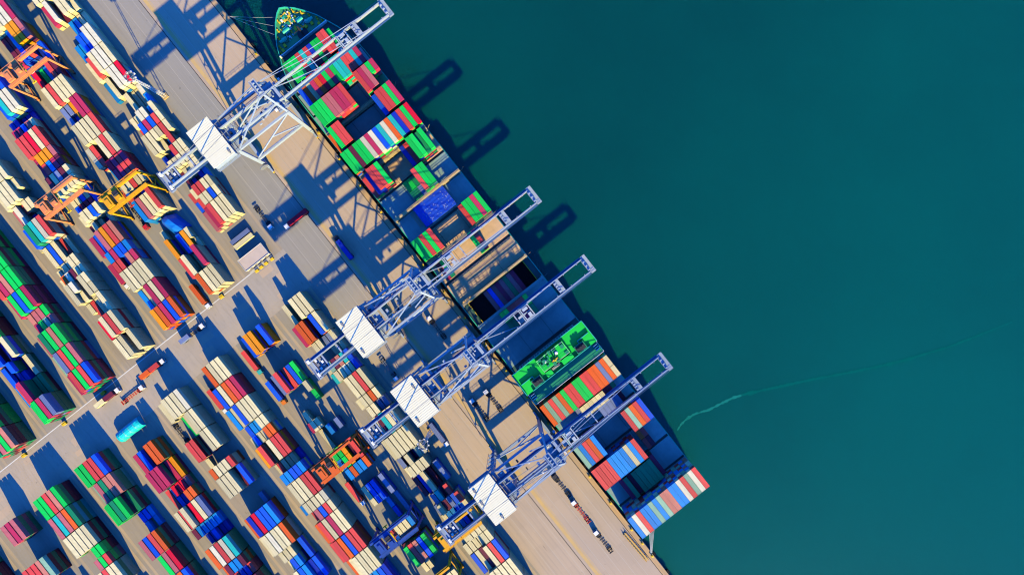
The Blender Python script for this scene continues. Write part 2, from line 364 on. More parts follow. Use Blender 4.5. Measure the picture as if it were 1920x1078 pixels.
ORD = ("first", "second", "third", "fourth", "fifth", "sixth", "seventh", "eighth", "ninth", "tenth", "eleventh", "twelfth", "thirteenth", "fourteenth", "fifteenth", "sixteenth", "seventeenth")
SP = 9.75
def pix(w):
    f = H / (H - w.z)
    return 960 + w.x / S * f, 539 - w.y / S * f

tops, lower = [], []       # (u, v, z, L, colour, label)
for c, d in YARD.items():
    for side in 'UL':
        for k, row in d[side].items():
            toks = row.split()
            assert len(toks) == 6, (c, side, k, row)
            vc = -329.3 - 43.7 * (k - .5) if side == 'U' else -233.5 + 43.8 * (k - .5)
            cols = [t[0] for tt in toks for t in tt.split('|') if t != '-']
            pres = [i for i, t in enumerate(toks) if t != '-']
            for i, t in enumerate(toks):
                if t == '-': continue
                u = d['R'] - 58.5 + SP * (i + .5)
                nth = ORD[pres.index(i)]
                where = "%s bay %s the crossroad, %s yard row from the quay" % (ORD[k - 1], 'above' if side == 'U' else 'below', ROWN[c])
                parts = t.split('|')
                for j, p in enumerate(parts):
                    if p == '-': continue
                    n = int(p[1]); L = L40 if len(parts) == 1 else L20
                    v = vc if len(parts) == 1 else vc + (j * 2 - 1) * 10.75
                    h = ''
                    if len(parts) == 2: h = ('upper end, ', 'lower end, ')[j]
                    if L == L40: lab = "%s container, %s across, %s" % (PAL[p[0]][0], nth, where)
                    else: lab = "short %s box, %s across, %s%s bay %s crossroad, %s row from quay" % (PAL[p[0]][0], nth, h, ORD[k - 1], 'above' if side == 'U' else 'below', ROWN[c])
                    jz = rnd.uniform(-.25, .25)
                    tops.append((u + rnd.uniform(-.22, .22), v + jz, CH * (n - 1), L, p[0], lab))
                    for q in range(n - 1):
                        kk = rnd.choice(cols)
                        if p[0] in 'wW' and rnd.random() < .6: kk = 'w'
                        if c in 'EFGHI' and rnd.random() < .7: kk = rnd.choice('GGkkG')
                        lower.append((u + rnd.uniform(-.2, .2), v + rnd.uniform(-.3, .3), CH * q, L, kk))

def in_view(t):
    x, y = pix(UV(t[0], t[1], t[2] + CH))
    m = 20
    return m < x < 1920 - m and m < y < 1078 - m
def rank(t):
    x, y = pix(UV(t[0], t[1], t[2] + CH)); return (x - 760) ** 2 + (y - 620) ** 2
rest = []
for LL, name, limit, grp in ((L40, 'long_container', 298, 'long containers stacked in the yard'), (L20, 'short_container', 230, 'short containers stacked in the yard')):
    mine = [t for t in tops if t[3] == LL]
    vis = sorted([t for t in mine if in_view(t)], key=rank)
    keep = vis[:limit]; ks = set(id(t) for t in keep)
    rest += [t for t in mine if id(t) not in ks]
    proto = None
    for t in keep:
        if proto is None:
            o = bpy.data.objects.new(name, cmesh(LL, t[4])); COL.objects.link(o); proto = o
        else:
            o = proto.copy(); o.data = cmesh(LL, t[4]); COL.objects.link(o)
        o.location = UV(t[0], t[1], t[2]); o.rotation_euler.z = ROT + rnd.choice((0, math.pi)) + rnd.uniform(-.006, .006)
        tag(o, t[5], 'container', grp)
# every container under the top ones, and the far rest of the tops, as one mass
mb = MB()
def simple_container(mb, w, L, ki):
    c, s = math.cos(ROT), math.sin(ROT)
    def T(x, y, z): return (w.x + x * c - y * s, w.y + x * s + y * c, w.z + z)
    hx, hy, h = L / 2, CW / 2, CH
    i = .05
    def q(*p): mb.face([T(*a) for a in p], ki)
    q((-hx + i, -hy + i, h - i), (hx - i, -hy + i, h - i), (hx - i, hy - i, h - i), (-hx + i, hy - i, h - i))
    n = int(L / 1.1)
    for sy in (-1, 1):
        for a in range(2 * n):
            x0, x1 = -hx + i + (L - 2 * i) * a / (2 * n), -hx + i + (L - 2 * i) * (a + 1) / (2 * n)
            y0, y1 = (hy - .03, hy - .11) if a % 2 else (hy - .11, hy - .03)
            p = [(x0, sy * y0, .05), (x1, sy * y1, .05), (x1, sy * y1, h - .1), (x0, sy * y0, h - .1)]
            q(*(p if sy < 0 else p[::-1]))
        mbx = [(-hx, sy * hy), (hx, sy * hy), (hx, sy * (hy - .1)), (-hx, sy * (hy - .1))]
        q((-hx, sy * hy, h), (hx, sy * hy, h), (hx, sy * (hy - .12), h), (-hx, sy * (hy - .12), h))
        q((-hx, sy * hy, h - .14), (hx, sy * hy, h - .14), (hx, sy * hy, h), (-hx, sy * hy, h))
    for sx in (-1, 1):
        q((sx * (hx - .04), -hy, .05), (sx * (hx - .04), hy, .05), (sx * (hx - .04), hy, h - .03), (sx * (hx - .04), -hy, h - .03))
        for sy in (-1, 1):
            q((sx * hx, sy * hy, 0), (sx * hx, sy * (hy - .16), 0), (sx * hx, sy * (hy - .16), h), (sx * hx, sy * hy, h))
            q((sx * hx, sy * hy, 0), (sx * (hx - .16), sy * hy, 0), (sx * (hx - .16), sy * hy, h), (sx * hx, sy * hy, h))
for u, v, z, L, k in lower: simple_container(mb, UV(u, v, z), L, KEYS.index(k))
o = mb.build('stacked_containers', [CM[k] for k in KEYS]); tag(o, kind='stuff')
r6 = random.Random(21)                                  # the rows go on beyond the edges of the picture
for i, c in enumerate('CBADEFGHIJK'):
    R = -305.5 - 94.7 * i
    for k in range(-16, 16):
        vc = -329.3 - 43.7 * (k + .5) if k >= 0 else -233.5 + 43.8 * (-k - .5)
        if c in YARD and ((k + 1) in YARD[c]['U'] if k >= 0 else -k in YARD[c]['L']): continue
        ht = r6.choice((3, 4, 4, 5))
        for q in range(6):
            u = R - 58.5 + SP * (q + .5)
            x, y = pix(UV(u, vc, 13)); x2, y2 = pix(UV(u, vc, 0))
            if (-45 < x < 1965 and -45 < y < 1123) or (-45 < x2 < 1965 and -45 < y2 < 1123): continue
            if y2 > 1078 and -60 < x2 - 40 and y2 < 1190 and r6.random() < 1.1 and y < 1123: continue
            for z in range(max(1, ht - r6.choice((0, 0, 0, 1)))):
                rest.append((u, vc, CH * z, L40, r6.choice('wwwrmogGbnkspl'), ''))
mb = MB()
for t in rest: simple_container(mb, UV(t[0], t[1], t[2]), t[3], KEYS.index(t[4]))
if rest:
    o = mb.build('outlying_containers', [CM[k] for k in KEYS]); tag(o, kind='stuff')
print('yard tops', len(tops), 'rest', len(rest), 'lower', len(lower))
# ------------------------------------------------------------------ ground, quay, water, sky
def sheet(name, pts, z, mat, loc=(0, 0, 0), kind='structure'):
    mb = MB(); mb.face([(x, y, 0) for x, y in pts])
    o = mb.build(name, mat, loc=(loc[0], loc[1], z), rz=ROT); tag(o, kind=kind); return o
def rect(u0, u1, v0, v1): return [(v0 * S, u0 * S), (v1 * S, u0 * S), (v1 * S, u1 * S), (v0 * S, u1 * S)]
QE = -102.5
# water sheet out to the horizon, quay body as one block with a real wall down to the water
sheet('water', [(-4000, -4000), (4000, -4000), (4000, 4000), (-4000, 4000)], -3.6, M['water'])
mb = MB(); mb.prism(rect(-9000, QE, -9000, 9000), -8, 0)
tag(mb.build('ground', M['ground'], rz=ROT), kind='structure')
sheet('quay_apron', rect(-216, QE - 9, -2000, 2000), .004, M['apron'])
sheet('quay_road', rect(-292, -216, -2000, 2000), .004, M['lane'])
sheet('quay_edge', rect(QE - 9, QE, -2000, 2000), .008, M['edge'])
mb = MB()
for k in range(0, 9):
    R = -305.5 - 94.7 * k
    for u in (R + 6.0, R + 17, R - 74, ):
        pass
    mb.face([(x, y, 0) for x, y in rect(R + 4.5, R + 9.5, -1500, 1500)])
    mb.face([(x, y, 0) for x, y in rect(R - 79, R - 74, -1500, 1500)])
tag(mb.build('gantry_runway', M['runway'], loc=(0, 0, .004), rz=ROT), kind='structure')
sheet('crossroad', rect(-1500, -292, -323, -236), .009, M['cross'])
# slabs of paler concrete in the crossroad
mb = MB(); r2 = random.Random(3)
for k in range(9):
    R = -305.5 - 94.7 * k
    for j in range(3):
        a = R - 60 + r2.uniform(0, 40); w = r2.uniform(18, 34); v = -318 + j * 25 + r2.uniform(0, 6)
        mb.face([(x, y, 0) for x, y in rect(a, a + w, v, v + r2.uniform(9, 15))])
tag(mb.build('pale_slabs', M['pale'], loc=(0, 0, .013), rz=ROT), kind='structure')
mb = MB()
mb.face([(x, y, 0) for x, y in rect(-1500, -318, -324.6, -322.9)])
tag(mb.build('stop_line', M['mark'], loc=(0, 0, .017), rz=ROT), kind='structure')
mb = MB()
for u in (-247, -270, -226, -190, -171, -152, -134):
    mb.face([(x, y, 0) for x, y in rect(u, u + .5, -1500, 1500)])
tag(mb.build('lane_markings', M['faint'], loc=(0, 0, .017), rz=ROT), kind='structure')
mb = MB()
mb.face([(x, y, 0) for x, y in rect(-210, -203.5, -1500, 1500)])
mb.face([(x, y, 0) for x, y in rect(-201.8, -200.8, -1500, 1500)])
tag(mb.build('hatched_markings', M['ymark'], loc=(0, 0, .012), rz=ROT), kind='structure')
mb = MB()
for u in (-216, -112):
    mb.box(0, u * S, 0, 3000, .34, .03); mb.box(0, u * S, .03, 3000, .09, .05)
tag(mb.build('crane_rails', M['rail'], rz=ROT), kind='structure')
mb = MB(); mb.box(0, (QE - .6) * S, .008, 2400, .3, .22)
tag(mb.build('quay_kerb', M['edge'], rz=ROT), kind='structure')
# wake foam
mb = MB(); r3 = random.Random(5)
pts = [(1270, 806, .5), (1278, 794, 1.6), (1290, 783, 2.0), (1305, 775, 1.5), (1330, 768, 1.3), (1350, 757, 2.0), (1375, 745, 1.6), (1400, 738, 1.2), (1450, 727, 1.0), (1520, 712, .9), (1600, 697, .8), (1680, 680, 1.1), (1780, 650, .7), (1900, 603, .4)]
L_ = []
for (x0, y0, w0), (x1, y1, w1) in zip(pts[:-1], pts[1:]):
    n = max(2, int(math.hypot(x1 - x0, y1 - y0) / 2.5))
    for j in range(n):
        t = j / n; L_.append((PX(x0 + (x1 - x0) * t + r3.uniform(-.3, .3), y0 + (y1 - y0) * t + r3.uniform(-.5, .5), -3.57), (w0 + (w1 - w0) * t) * r3.uniform(.25, 1.0) * .62))
for i, ((p, w0), (q, w1)) in enumerate(zip(L_[:-1], L_[1:])):
    if i > len(L_) * .22: w0, w1 = w0 * 2.0, w1 * 2.0
    a = Vector((-(q - p).y, (q - p).x, 0)).normalized()
    mb.face([p - a * w0, q - a * w1, q + a * w1, p + a * w0], 0 if i < len(L_) * .2 else 1)
tag(mb.build('wake_foam', [M['foam'], M['trail']]), kind='stuff')

# ------------------------------------------------------------------ ship-to-shore cranes
def make_sts(pm, trolley_y=62, vents=((-7.5, -11), (7.5, -11))):
    root = thing('quay_crane', 'x', 'crane')
    G = 29.6; X = 8.6; ZB = 38.0
    for y in (0, G):
        for sx in (-1, 1):
            b = MB(); cx = sx * (X - .3)
            b.box(cx, y, 1.2, 9.4, .9, 1.0); b.box(cx, y, 2.2, 4.0, 1.1, .9)
            for k in range(8): b.tube((cx - 4 + k * 1.143, y - .25, .5), (cx - 4 + k * 1.143, y + .25, .5), .45, 10, 1)
            b.box(cx - 4.9, y, .6, .5, .8, .9, 2); b.box(cx + 4.9, y, .6, .5, .8, .9, 2)
            b.build('bogie', [pm, M['dark'], M['yel']], root)
        b = MB(); b.box(0, y, 3.1, 2 * X + 2.6, 1.5, 1.7); b.build('sill_beam', pm, root)
        b = MB(); b.box(0, y, ZB - 2.2, 2 * X + 1.5, 1.3, 2.0); b.build('cross_beam', pm, root)
        for sx in (-1, 1):
            b = MB(); b.bar((sx * X, y, 4.8), (sx * X, y, ZB), 1.7, 1.4); b.build('leg', pm, root)
    for sx in (-1, 1):
        b = MB(); b.box(sx * X, G / 2, 14.2, 1.2, G - 1.4, 1.9); b.rail([(sx * (X + .8), .8, 16.2), (sx * (X + .8), G - .8, 16.2)]); b.build('portal_beam', pm, root)
        b = MB(); b.tube((sx * X, .8, 16.2), (sx * X, G - .8, 35.6), .42, 8); b.tube((sx * X, G * .5, 25.8), (sx * X, G - .8, 16.4), .38, 8); b.build('diagonal_brace', pm, root)
        b = MB(); b.box(sx * X, G / 2, ZB - 1.7, 1.0, G - 1.4, 1.5); b.build('top_beam', pm, root)
        # girder with an outside walkway
        b = MB(); x = sx * 3.55
        b.box(x, -1.0, ZB + .3, .72, 67, 2.1); b.box(x, -1, ZB + 2.4, .3, 67, .14)
        gd = b.build('main_girder', pm, root)
        b = MB(); b.box(x + sx * .85, -1.0, ZB + .5, .9, 66, .1); b.rail([(x + sx * 1.55, -34, ZB + .6), (x + sx * 1.55, 32, ZB + .6)], r=.035)
        b.build('walkway', M['walk'], gd)
        b = MB()
        b.box(x, 64.0, ZB + .4, .66, 62.6, 1.9); b.box(x, 64, ZB + 2.3, .3, 62.6, .14)
        for yy in range(36, 95, 8): b.box(x - sx * .5, yy, ZB + 1.9, .4, .4, .7)
        gd = b.build('boom_girder', pm, root)
        b = MB(); b.box(x + sx * .8, 64.0, ZB + .5, .85, 62, .1); b.rail([(x + sx * 1.45, 33, ZB + .6), (x + sx * 1.45, 95, ZB + .6)], r=.035)
        b.build('walkway', M['walk'], gd)
        b = MB()
        b.bar((sx * X, G, ZB), (sx * 2.6, G - 2.2, 54), .9, .8); b.bar((sx * 2.6, G - 2.2, 54), (sx * X, 1.2, ZB), .5, .5)
        b.bar((sx * (X - 1.5), 20.5, 43.0), (sx * (X * .62), G - .9, 44.5), .5, .5)
        b.build('apex_frame', pm, root)
        b = MB(); b.bar((sx * 2.6, G - 2.2, 54), (sx * 3.55, 56, ZB + 2.4), .22, .22); b.bar((sx * 2.6, G - 2.2, 53.8), (sx * 3.55, 85, ZB + 2.4), .22, .22); b.build('forestay', pm, root)
        b = MB(); b.bar((sx * 2.6, G - 2.2, 54), (sx * 3.55, -27, ZB + 2.4), .2, .2); b.build('backstay', M['grey'], root)
    b = MB(); b.box(0, G - 2.2, 53.2, 6.6, 1.3, 1.2); b.box(0, G - 2.2, 54.4, 8.4, 3.0, .12); b.rail([(-4.2, G - 3.7, 54.5), (4.2, G - 3.7, 54.5), (4.2, G - .7, 54.5), (-4.2, G - .7, 54.5), (-4.2, G - 3.7, 54.5)])
    for k in (-2.4, -.8, .8, 2.4): b.tube((k - .25, G - 2.2, 55.1), (k + .25, G - 2.2, 55.1), .7, 12)
    b.build('apex_platform', pm, root)
    # boom tip frame and ties
    for yy, w in ((78.5, 1.6), (54, .5), (31.8, 1.4)):
        b = MB(); b.box(0, yy, ZB + .6, 6.0, w, 1.5)
        if w == 1.6:
            b.box(0, 79.8, ZB + 2.1, 6.4, 1.6, .1); b.rail([(-3.2, 80.6, ZB + 2.2), (3.2, 80.6, ZB + 2.2)])
            for k in range(4): b.box(-2.1 + k * 1.4, 78.4, ZB + 2.1, .9, 1.2, .8)
        b.build('boom_tie', pm, root)
    b = MB(); b.bar((-3.2, 33, ZB + .9), (3.2, 53.5, ZB + .9), .35, .35); b.build('boom_brace', pm, root)
    b = MB(); b.box(0, 95.2, ZB + .6, 6.0, 1.3, 1.5)
    b.box(0, 96.4, ZB + .9, 9.4, 2.4, .12); b.rail([(-4.7, 95.2, ZB + 1), (-4.7, 97.6, ZB + 1), (4.7, 97.6, ZB + 1), (4.7, 95.2, ZB + 1)])
    for k in range(3): b.tube((-2.2 + k * 2.2, 95.2, ZB + 2.4), (-1.6 + k * 2.2, 95.2, ZB + 2.4), .65, 12)
    b.build('boom_tip_frame', [pm, M['white2']], root)
    b = MB()
    for yy in (-34, -28.5, -20, -14): b.box(0, yy, ZB + .4, 6.0, .7, 1.3)
    b.box(0, -31.2, ZB + .2, 5.9, 4.6, .1); b.box(0, -35.4, ZB + .2, 11.5, 2.4, .1)
    b.rail([(-5.7, -34.2, ZB + .3), (-5.7, -36.6, ZB + .3), (5.7, -36.6, ZB + .3), (5.7, -34.2, ZB + .3)])
    b.bar((-5, -36, ZB + .3), (-5, -20, ZB + .3), .3, .3); b.bar((5, -36, ZB + .3), (5, -20, ZB + .3), .3, .3)
    for k in range(6): b.box(-2.6 + (k % 3) * 2.3, -32.4 + (k // 3) * 2.3, ZB + .3, 1.3, 1.1, 1.0 + .3 * (k % 2), 1 + k % 2)
    b.box(-4.2, -35.4, ZB + .3, 1.6, 1.4, 1.6, 1); b.box(3.6, -35.2, ZB + .3, 2.0, 1.2, 1.1, 1)
    b.build('backreach_frame', [pm, M['white2'], M['grey']], root)
    mh = MB(); mh.box(0, -6.9, ZB - 1.2, 20.4, 11.6, 5.3, 1)
    mh.box(-10.6, -6.9, ZB - 1.0, 1.2, 11.2, .12, 1); 
    for k in range(6): mh.box(-8.2 + k * 3.3, -12.85, ZB + 1.0, 1.6, .3, 1.4, 2)
    house = mh.build('machine_house', [M['white'], pm, M['dark']], root)
    b = MB(); b.box(0, -6.9, ZB + 4.1, 21.2, 12.4, .3)
    for k in range(-10, 11): b.box(k * 1.03, -6.9, ZB + 4.4, .07, 12.2, .05)
    for k, y in vents: b.box(k, y, ZB + 4.4, 1.3, 1.0, .5, 1); b.tube((k + 1.4, y, ZB + 4.4), (k + 1.4, y, ZB + 4.9), .35, 8, 1)
    for k in (-5.1, 0, 5.1): b.box(k, -6.9, ZB + 4.4, .14, 12.3, .03, 1)
    b.build('roof', [M['white'], M['grey']], house)
    b = MB(); b.rail([(-10.6, -13.2, ZB - .8), (10.9, -13.2, ZB - .8), (10.9, -.6, ZB - .8)]); b.box(0, -13.1, ZB - .9, 21, 1.0, .1); b.box(10.8, -6.9, ZB - .9, 1.0, 12.6, .1); b.build('walkway', pm, house)
    # trolley with operator's cab
    t = MB(); t.box(0, trolley_y - 2.2, ZB + 2.3, 6.6, .5, .5); t.box(0, trolley_y + 2.2, ZB + 2.3, 6.6, .5, .5); t.box(-2.9, trolley_y, ZB + 2.3, .5, 4.0, .5); t.box(2.9, trolley_y, ZB + 2.3, .5, 4.0, .5); t.box(0, trolley_y, ZB + 2.3, .4, 4.0, .5); t.box(-1.8, trolley_y, ZB + 2.7, 1.4, 2.8, .9); t.box(1.6, trolley_y + .6, ZB + 2.7, 2.0, 1.6, 1.1)
    t.box(0, trolley_y - 3, ZB + 2.3, 6.6, .4, .4); t.box(0, trolley_y - 3.1, ZB + 2.2, 1.0, 4, .2)
    tr = t.build('trolley', [M['crane'] if pm is not M['crane'] else pm], root)
    b = MB(); b.box(1.8, trolley_y - 4.4, ZB - 2.8, 2.0, 2.4, 2.6); b.box(1.8, trolley_y - 3.15, ZB - 2.4, 1.7, .12, 1.7, 1); b.build('operator_cab', [M['white2'], M['glass']], tr)
    # stairs tower and cable reel at the landside leg
    b = MB()
    for k in range(9):
        z = 4.8 + k * 3.6; s = 1 if k % 2 else -1
        b.bar((-X - 1.6, -1.6 * s, z), (-X - 1.6, 1.6 * s, z + 3.6), .8, .15); b.box(-X - 1.6, 1.9 * s, z + 3.5, 1.2, 1.0, .12)
    for yy in (-2.4, 2.4): b.bar((-X - 2.2, yy, 4.6), (-X - 2.2, yy, ZB), .14, .14); b.bar((-X - 1.0, yy, 4.6), (-X - 1.0, yy, ZB), .14, .14)
    b.build('stair_tower', pm, root)
    b = MB(); b.tube((X + 1.3, -1.2, 7), (X + 1.9, -1.2, 7), 2.3, 20); b.tube((X + 1.2, -1.2, 7), (X + 2.0, -1.2, 7), .7, 12); b.build('cable_reel', M['grey'], root)
    r = random.Random(int(trolley_y)); b = MB()
    for k in range(34):
        x, y = r.uniform(-6.5, 6.5), r.choice((r.uniform(18, 36), r.uniform(-4, 6), r.uniform(8, 30)))
        b.box(x, y, ZB + .1, r.uniform(.4, 1.8), r.uniform(.4, 1.6), r.uniform(.3, 1.5), r.choice((0, 0, 1, 2)))
    b.box(0, 29.4, ZB, 15.0, 5.2, .12); b.box(0, 3.0, ZB, 14.0, 3.2, .12)
    b.rail([(-7.5, 26.8, ZB + .1), (7.5, 26.8, ZB + .1), (7.5, 32, ZB + .1)]); b.rail([(-7, 1.4, ZB + .1), (7, 1.4, ZB + .1)])
    b.build('hoist_machinery', [pm, M['white2'], M['dark']], root)
    return root
STS = [(-491, 'crane_mid', 'white and blue quay crane nearest the pointed bow, its house above the grey quay road', 72),
       (-97, 'crane_mid', 'white and blue quay crane with boom across the tan hatch covers, second from the bow', 47),
       (47, 'crane_mid', 'white and blue quay crane with boom between open hold and green bridge, third from bow', 60),
       (252, 'crane_blue', 'white and blue quay crane with boom over stern containers, nearest the square stern', 40)]
for v, pm, lab, ty in STS:
    o = make_sts(M[pm], ty, {72: ((8.2, -2.4),), 47: ((-8, -11), (7.5, -11.2)), 60: ((7.4, -11), (-6, -3)), 40: ((8.6, -8), (-8.4, -10.8), (-2, -11.6))}[ty]); o.location = UV(-216, v, .05); o.rotation_euler.z = ROT
    tag(o, lab, 'crane', 'ship-to-shore cranes along the quay')

# ------------------------------------------------------------------ rubber-tyred gantries
def make_rtg(pm):
    root = thing('gantry_crane', 'x', 'crane')
    W = 23.4; h = W / 2; Z = 18.0; D = 3.9
    for sx in (-1, 1):
        b = MB(); b.box(sx * D, 0, Z, 1.1, W + 1.0, 1.6); b.box(sx * (D + .9), 0, Z + .6, .8, W, .08); b.rail([(sx * (D + 1.3), -h, Z + .7), (sx * (D + 1.3), h, Z + .7)]); b.build('girder', pm, root)
        for sy in (-1, 1):
            b = MB(); b.bar((sx * D, sy * h, Z + .8), (sx * (D + .5), sy * h, 2.2), 1.0, 1.1); b.build('leg', pm, root)
    for sy in (-1, 1):
        b = MB(); b.box(0, sy * h, 1.5, 2 * D + 4.2, .9, 1.0); b.bar((-D, sy * h, 10.5), (D, sy * h, 10.5), .5, .6); b.bar((-D - .2, sy * h, 3), (D, sy * h, 10.5), .3, .3); b.build('sill_beam', pm, root)
        for k in (-1, 1):
            for q in (-.75, .75):
                b = MB(); b.tube((k * (D + .6) + q, sy * h - .35, .75), (k * (D + .6) + q, sy * h + .35, .75), .75, 14); b.tube((k * (D + .6) + q, sy * h - .37, .75), (k * (D + .6) + q, sy * h + .37, .75), .33, 10, 1); b.build('wheel', [M['tyre'], M['grey']], root)
    b = MB(); b.box(0, -h + 3.2, Z - .4, 2 * D - 1.6, 3.8, 2.8); b.box(.4, -h + 3.2, Z + 2.4, 3.6, 1.8, .5); b.build('electrical_house', pm, root)
    b = MB(); y = -h + 9.0
    b.box(0, y, Z + 1.6, 2 * D + 1.2, 4.2, .4); b.box(-1.6, y, Z + 2.0, 1.6, 2.8, 1.1, 1); b.box(1.6, y + .4, Z + 2.0, 1.9, 1.9, 1.3); b.tube((-.4, y - 1.4, Z + 2.7), (-.4, y + 1.4, Z + 2.7), .6, 12, 1)
    tr = b.build('trolley', [pm, M['dark']], root)
    b = MB(); b.box(D - 1.7, y + 3.2, Z - 2.4, 1.8, 1.8, 2.3); b.box(D - 1.7, y + 4.12, Z - 2.0, 1.5, .08, 1.4, 1); b.build('operator_cab', [M['white2'], M['glass']], tr)
    b = MB(); b.box(0, y, 13.6, 12.0, .5, .4); b.box(-5.8, y, 13.5, .5, 2.4, .5); b.box(5.8, y, 13.5, .5, 2.4, .5); b.box(0, y, 14.0, 3, 1.6, .7)
    for sx in (-1, 1):
        for sy in (-1, 1): b.bar((sx * 1.4, y + sy * .7, 14.6), (sx * 1.8, y + sy * 1.5, Z + 1.7), .06, .06)
    b.build('spreader', [M['yel'] if pm is not M['yellow'] else M['red']], tr)
    b = MB(); b.rail([(-D - 1.9, -h - .9, 2.5), (D + 1.9, -h - .9, 2.5)]); b.box(-D + 1, -h - .9, 2.2, 3.6, 1.4, 1.9); b.build('engine_housing', [M['grey']], root)
    return root
RTG = [('B', -841, 'orange', 'orange gantry crane farthest up the yard, above the cream and pink stacks'),
       ('A', -620, 'orange', 'orange gantry crane with square orange house, astride the third yard row'),
       ('B', -558, 'yellow', 'yellow gantry crane beside an orange one, halfway down the upper yard'),
       ('B', 49, 'red_orange', 'red orange gantry crane over bright green boxes below the crossroad'),
       ('B', 215, 'navy', 'dark blue gantry crane standing in shadow low in the second yard row'),
       ('C', 276, 'yellow', 'yellow gantry crane tucked under the rear end of the sternmost quay crane'),
       ('B', 332, 'yellow', 'yellow gantry crane at the bottom edge, lowest in the second yard row')]
for c, v, pm, lab in RTG:
    o = make_rtg(M[pm]); o.location = UV(YARD[c]['R'] + 6 - 41.0, v, .01); o.rotation_euler.z = ROT
    tag(o, lab, 'crane', 'rubber-tyred gantry cranes in the yard')
SUN_E, SUN_C, SKY_T, SKY_S, EXPO = 5.0, (1.0, .83, .30), (.14, .72, 1.70, 1), .15, 0.75
# ------------------------------------------------------------------ the container ship
ship = thing('container_ship', 'long container ship with green foredeck and bright green bridge, moored along the quay', 'ship', UV(-18, -90, -3.6), ROT)
VC = -90
def sx_(v): return (v - VC) * S
def sy_(u): return (u + 18) * S
WL = 0.0; DK = 11.6            # deck 8 m above the quay, 11.6 above the water
hw = [(-662, 0), (-657, 9), (-645, 22), (-629, 34), (-610, 46), (-590, 54.5), (-571, 62.5), (-550, 69), (-530, 73), (-510, 75.2), (-480, 75.8), (400, 75.8), (483, 75.0)]
outline = [(sx_(v), w * S) for v, w in hw] + [(sx_(v), -w * S) for v, w in reversed(hw[1:])]
water_o = [(sx_(v + (14 if v < -520 else 0) * (1 - (v + 662) / 142 if v < -520 else 0)), w * S * (.80 if v < -560 else .9 if v < -500 else .985)) for v, w in hw]
water_o = water_o + [(x, -y) for x, y in reversed(water_o[1:])]
mb = MB(); n = len(outline)
for lo, hi, z0, z1, m in ((water_o, outline, -1.5, DK, 0),):
    k = len(mb.v)
    mb.v += [(x, y, z0) for x, y in lo] + [(x, y, z1) for x, y in hi]
    for i in range(n):
        j = (i + 1) % n
        mb.f.append((k + i, k + n + i, k + n + j, k + j)); mb.m.append(m)
for i in range(n):                                              # gunwale / bulwark at the bow
    j = (i + 1) % n
    p, q = outline[i], outline[j]
    h = 1.6 if min(p[0], q[0]) < sx_(-560) else .35
    mb.bar((p[0], p[1], DK + h / 2), (q[0], q[1], DK + h / 2), .3, h, 1)
mb.build('hull', [M['hull'], M['teal']], ship)
HOLD = (-27, 19)
mb = MB()
def deckrect(v0, v1, u0, u1, z=DK, m=0): mb.face([(sx_(v0), sy_(u0), z), (sx_(v1), sy_(u0), z), (sx_(v1), sy_(u1), z), (sx_(v0), sy_(u1), z)][::1], m)
aft = [(x, y) for x, y in outline if x >= sx_(-590) - .01]
fore = [(x, y) for x, y in outline if x <= sx_(-590) + .01]
up = [(x, y) for x, y in aft if y > 0]; dn = [(x, y) for x, y in aft if y < 0]
for L_ in (up, dn):
    L_.sort()
    for (x0, y0), (x1, y1) in zip(L_[:-1], L_[1:]):
        s = 1 if y0 > 0 else -1
        for a, b_ in ((x0, x1),):
            # split round the open hold
            cuts = sorted(set([a, b_] + [c for c in (sx_(HOLD[0]), sx_(HOLD[1])) if a < c < b_]))
            for c0, c1 in zip(cuts[:-1], cuts[1:]):
                f0 = y0 + (y1 - y0) * (c0 - x0) / (x1 - x0); f1 = y0 + (y1 - y0) * (c1 - x0) / (x1 - x0)
                inner = s * 17.8 if (c0 >= sx_(HOLD[0]) - .01 and c1 <= sx_(HOLD[1]) + .01) else 0
                q = [(c0, inner, DK), (c1, inner, DK), (c1, f1, DK), (c0, f0, DK)]
                mb.face(q if s > 0 else q[::-1])
mb.build('deck', M['deck'], ship)
mb = MB(); mb.face([(x, y, DK + .02) for x, y in sorted([p for p in fore if p[1] <= 0], key=lambda p: -p[0])[0:] + sorted([p for p in fore if p[1] > 0], key=lambda p: p[0])])
fd = mb.build('foredeck', M['fdeck'], ship)
# hold below the open hatch
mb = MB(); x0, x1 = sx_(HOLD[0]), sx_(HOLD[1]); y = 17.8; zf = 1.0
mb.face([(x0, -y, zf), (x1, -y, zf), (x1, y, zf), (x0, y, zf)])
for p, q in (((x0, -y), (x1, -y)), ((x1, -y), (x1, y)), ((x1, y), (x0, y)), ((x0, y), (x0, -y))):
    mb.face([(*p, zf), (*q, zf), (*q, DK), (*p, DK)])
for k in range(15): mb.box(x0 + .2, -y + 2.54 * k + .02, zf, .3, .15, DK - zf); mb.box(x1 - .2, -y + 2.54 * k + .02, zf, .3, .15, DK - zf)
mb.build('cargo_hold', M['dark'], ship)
mb = MB()
for yy in (-17.9, 17.9): mb.box((x0 + x1) / 2, yy, DK, x1 - x0, .25, 1.2)
for xx in (x0, x1): mb.box(xx, 0, DK, .3, 36, 1.2)
mb.build('hatch_coaming', M['yel'], ship)
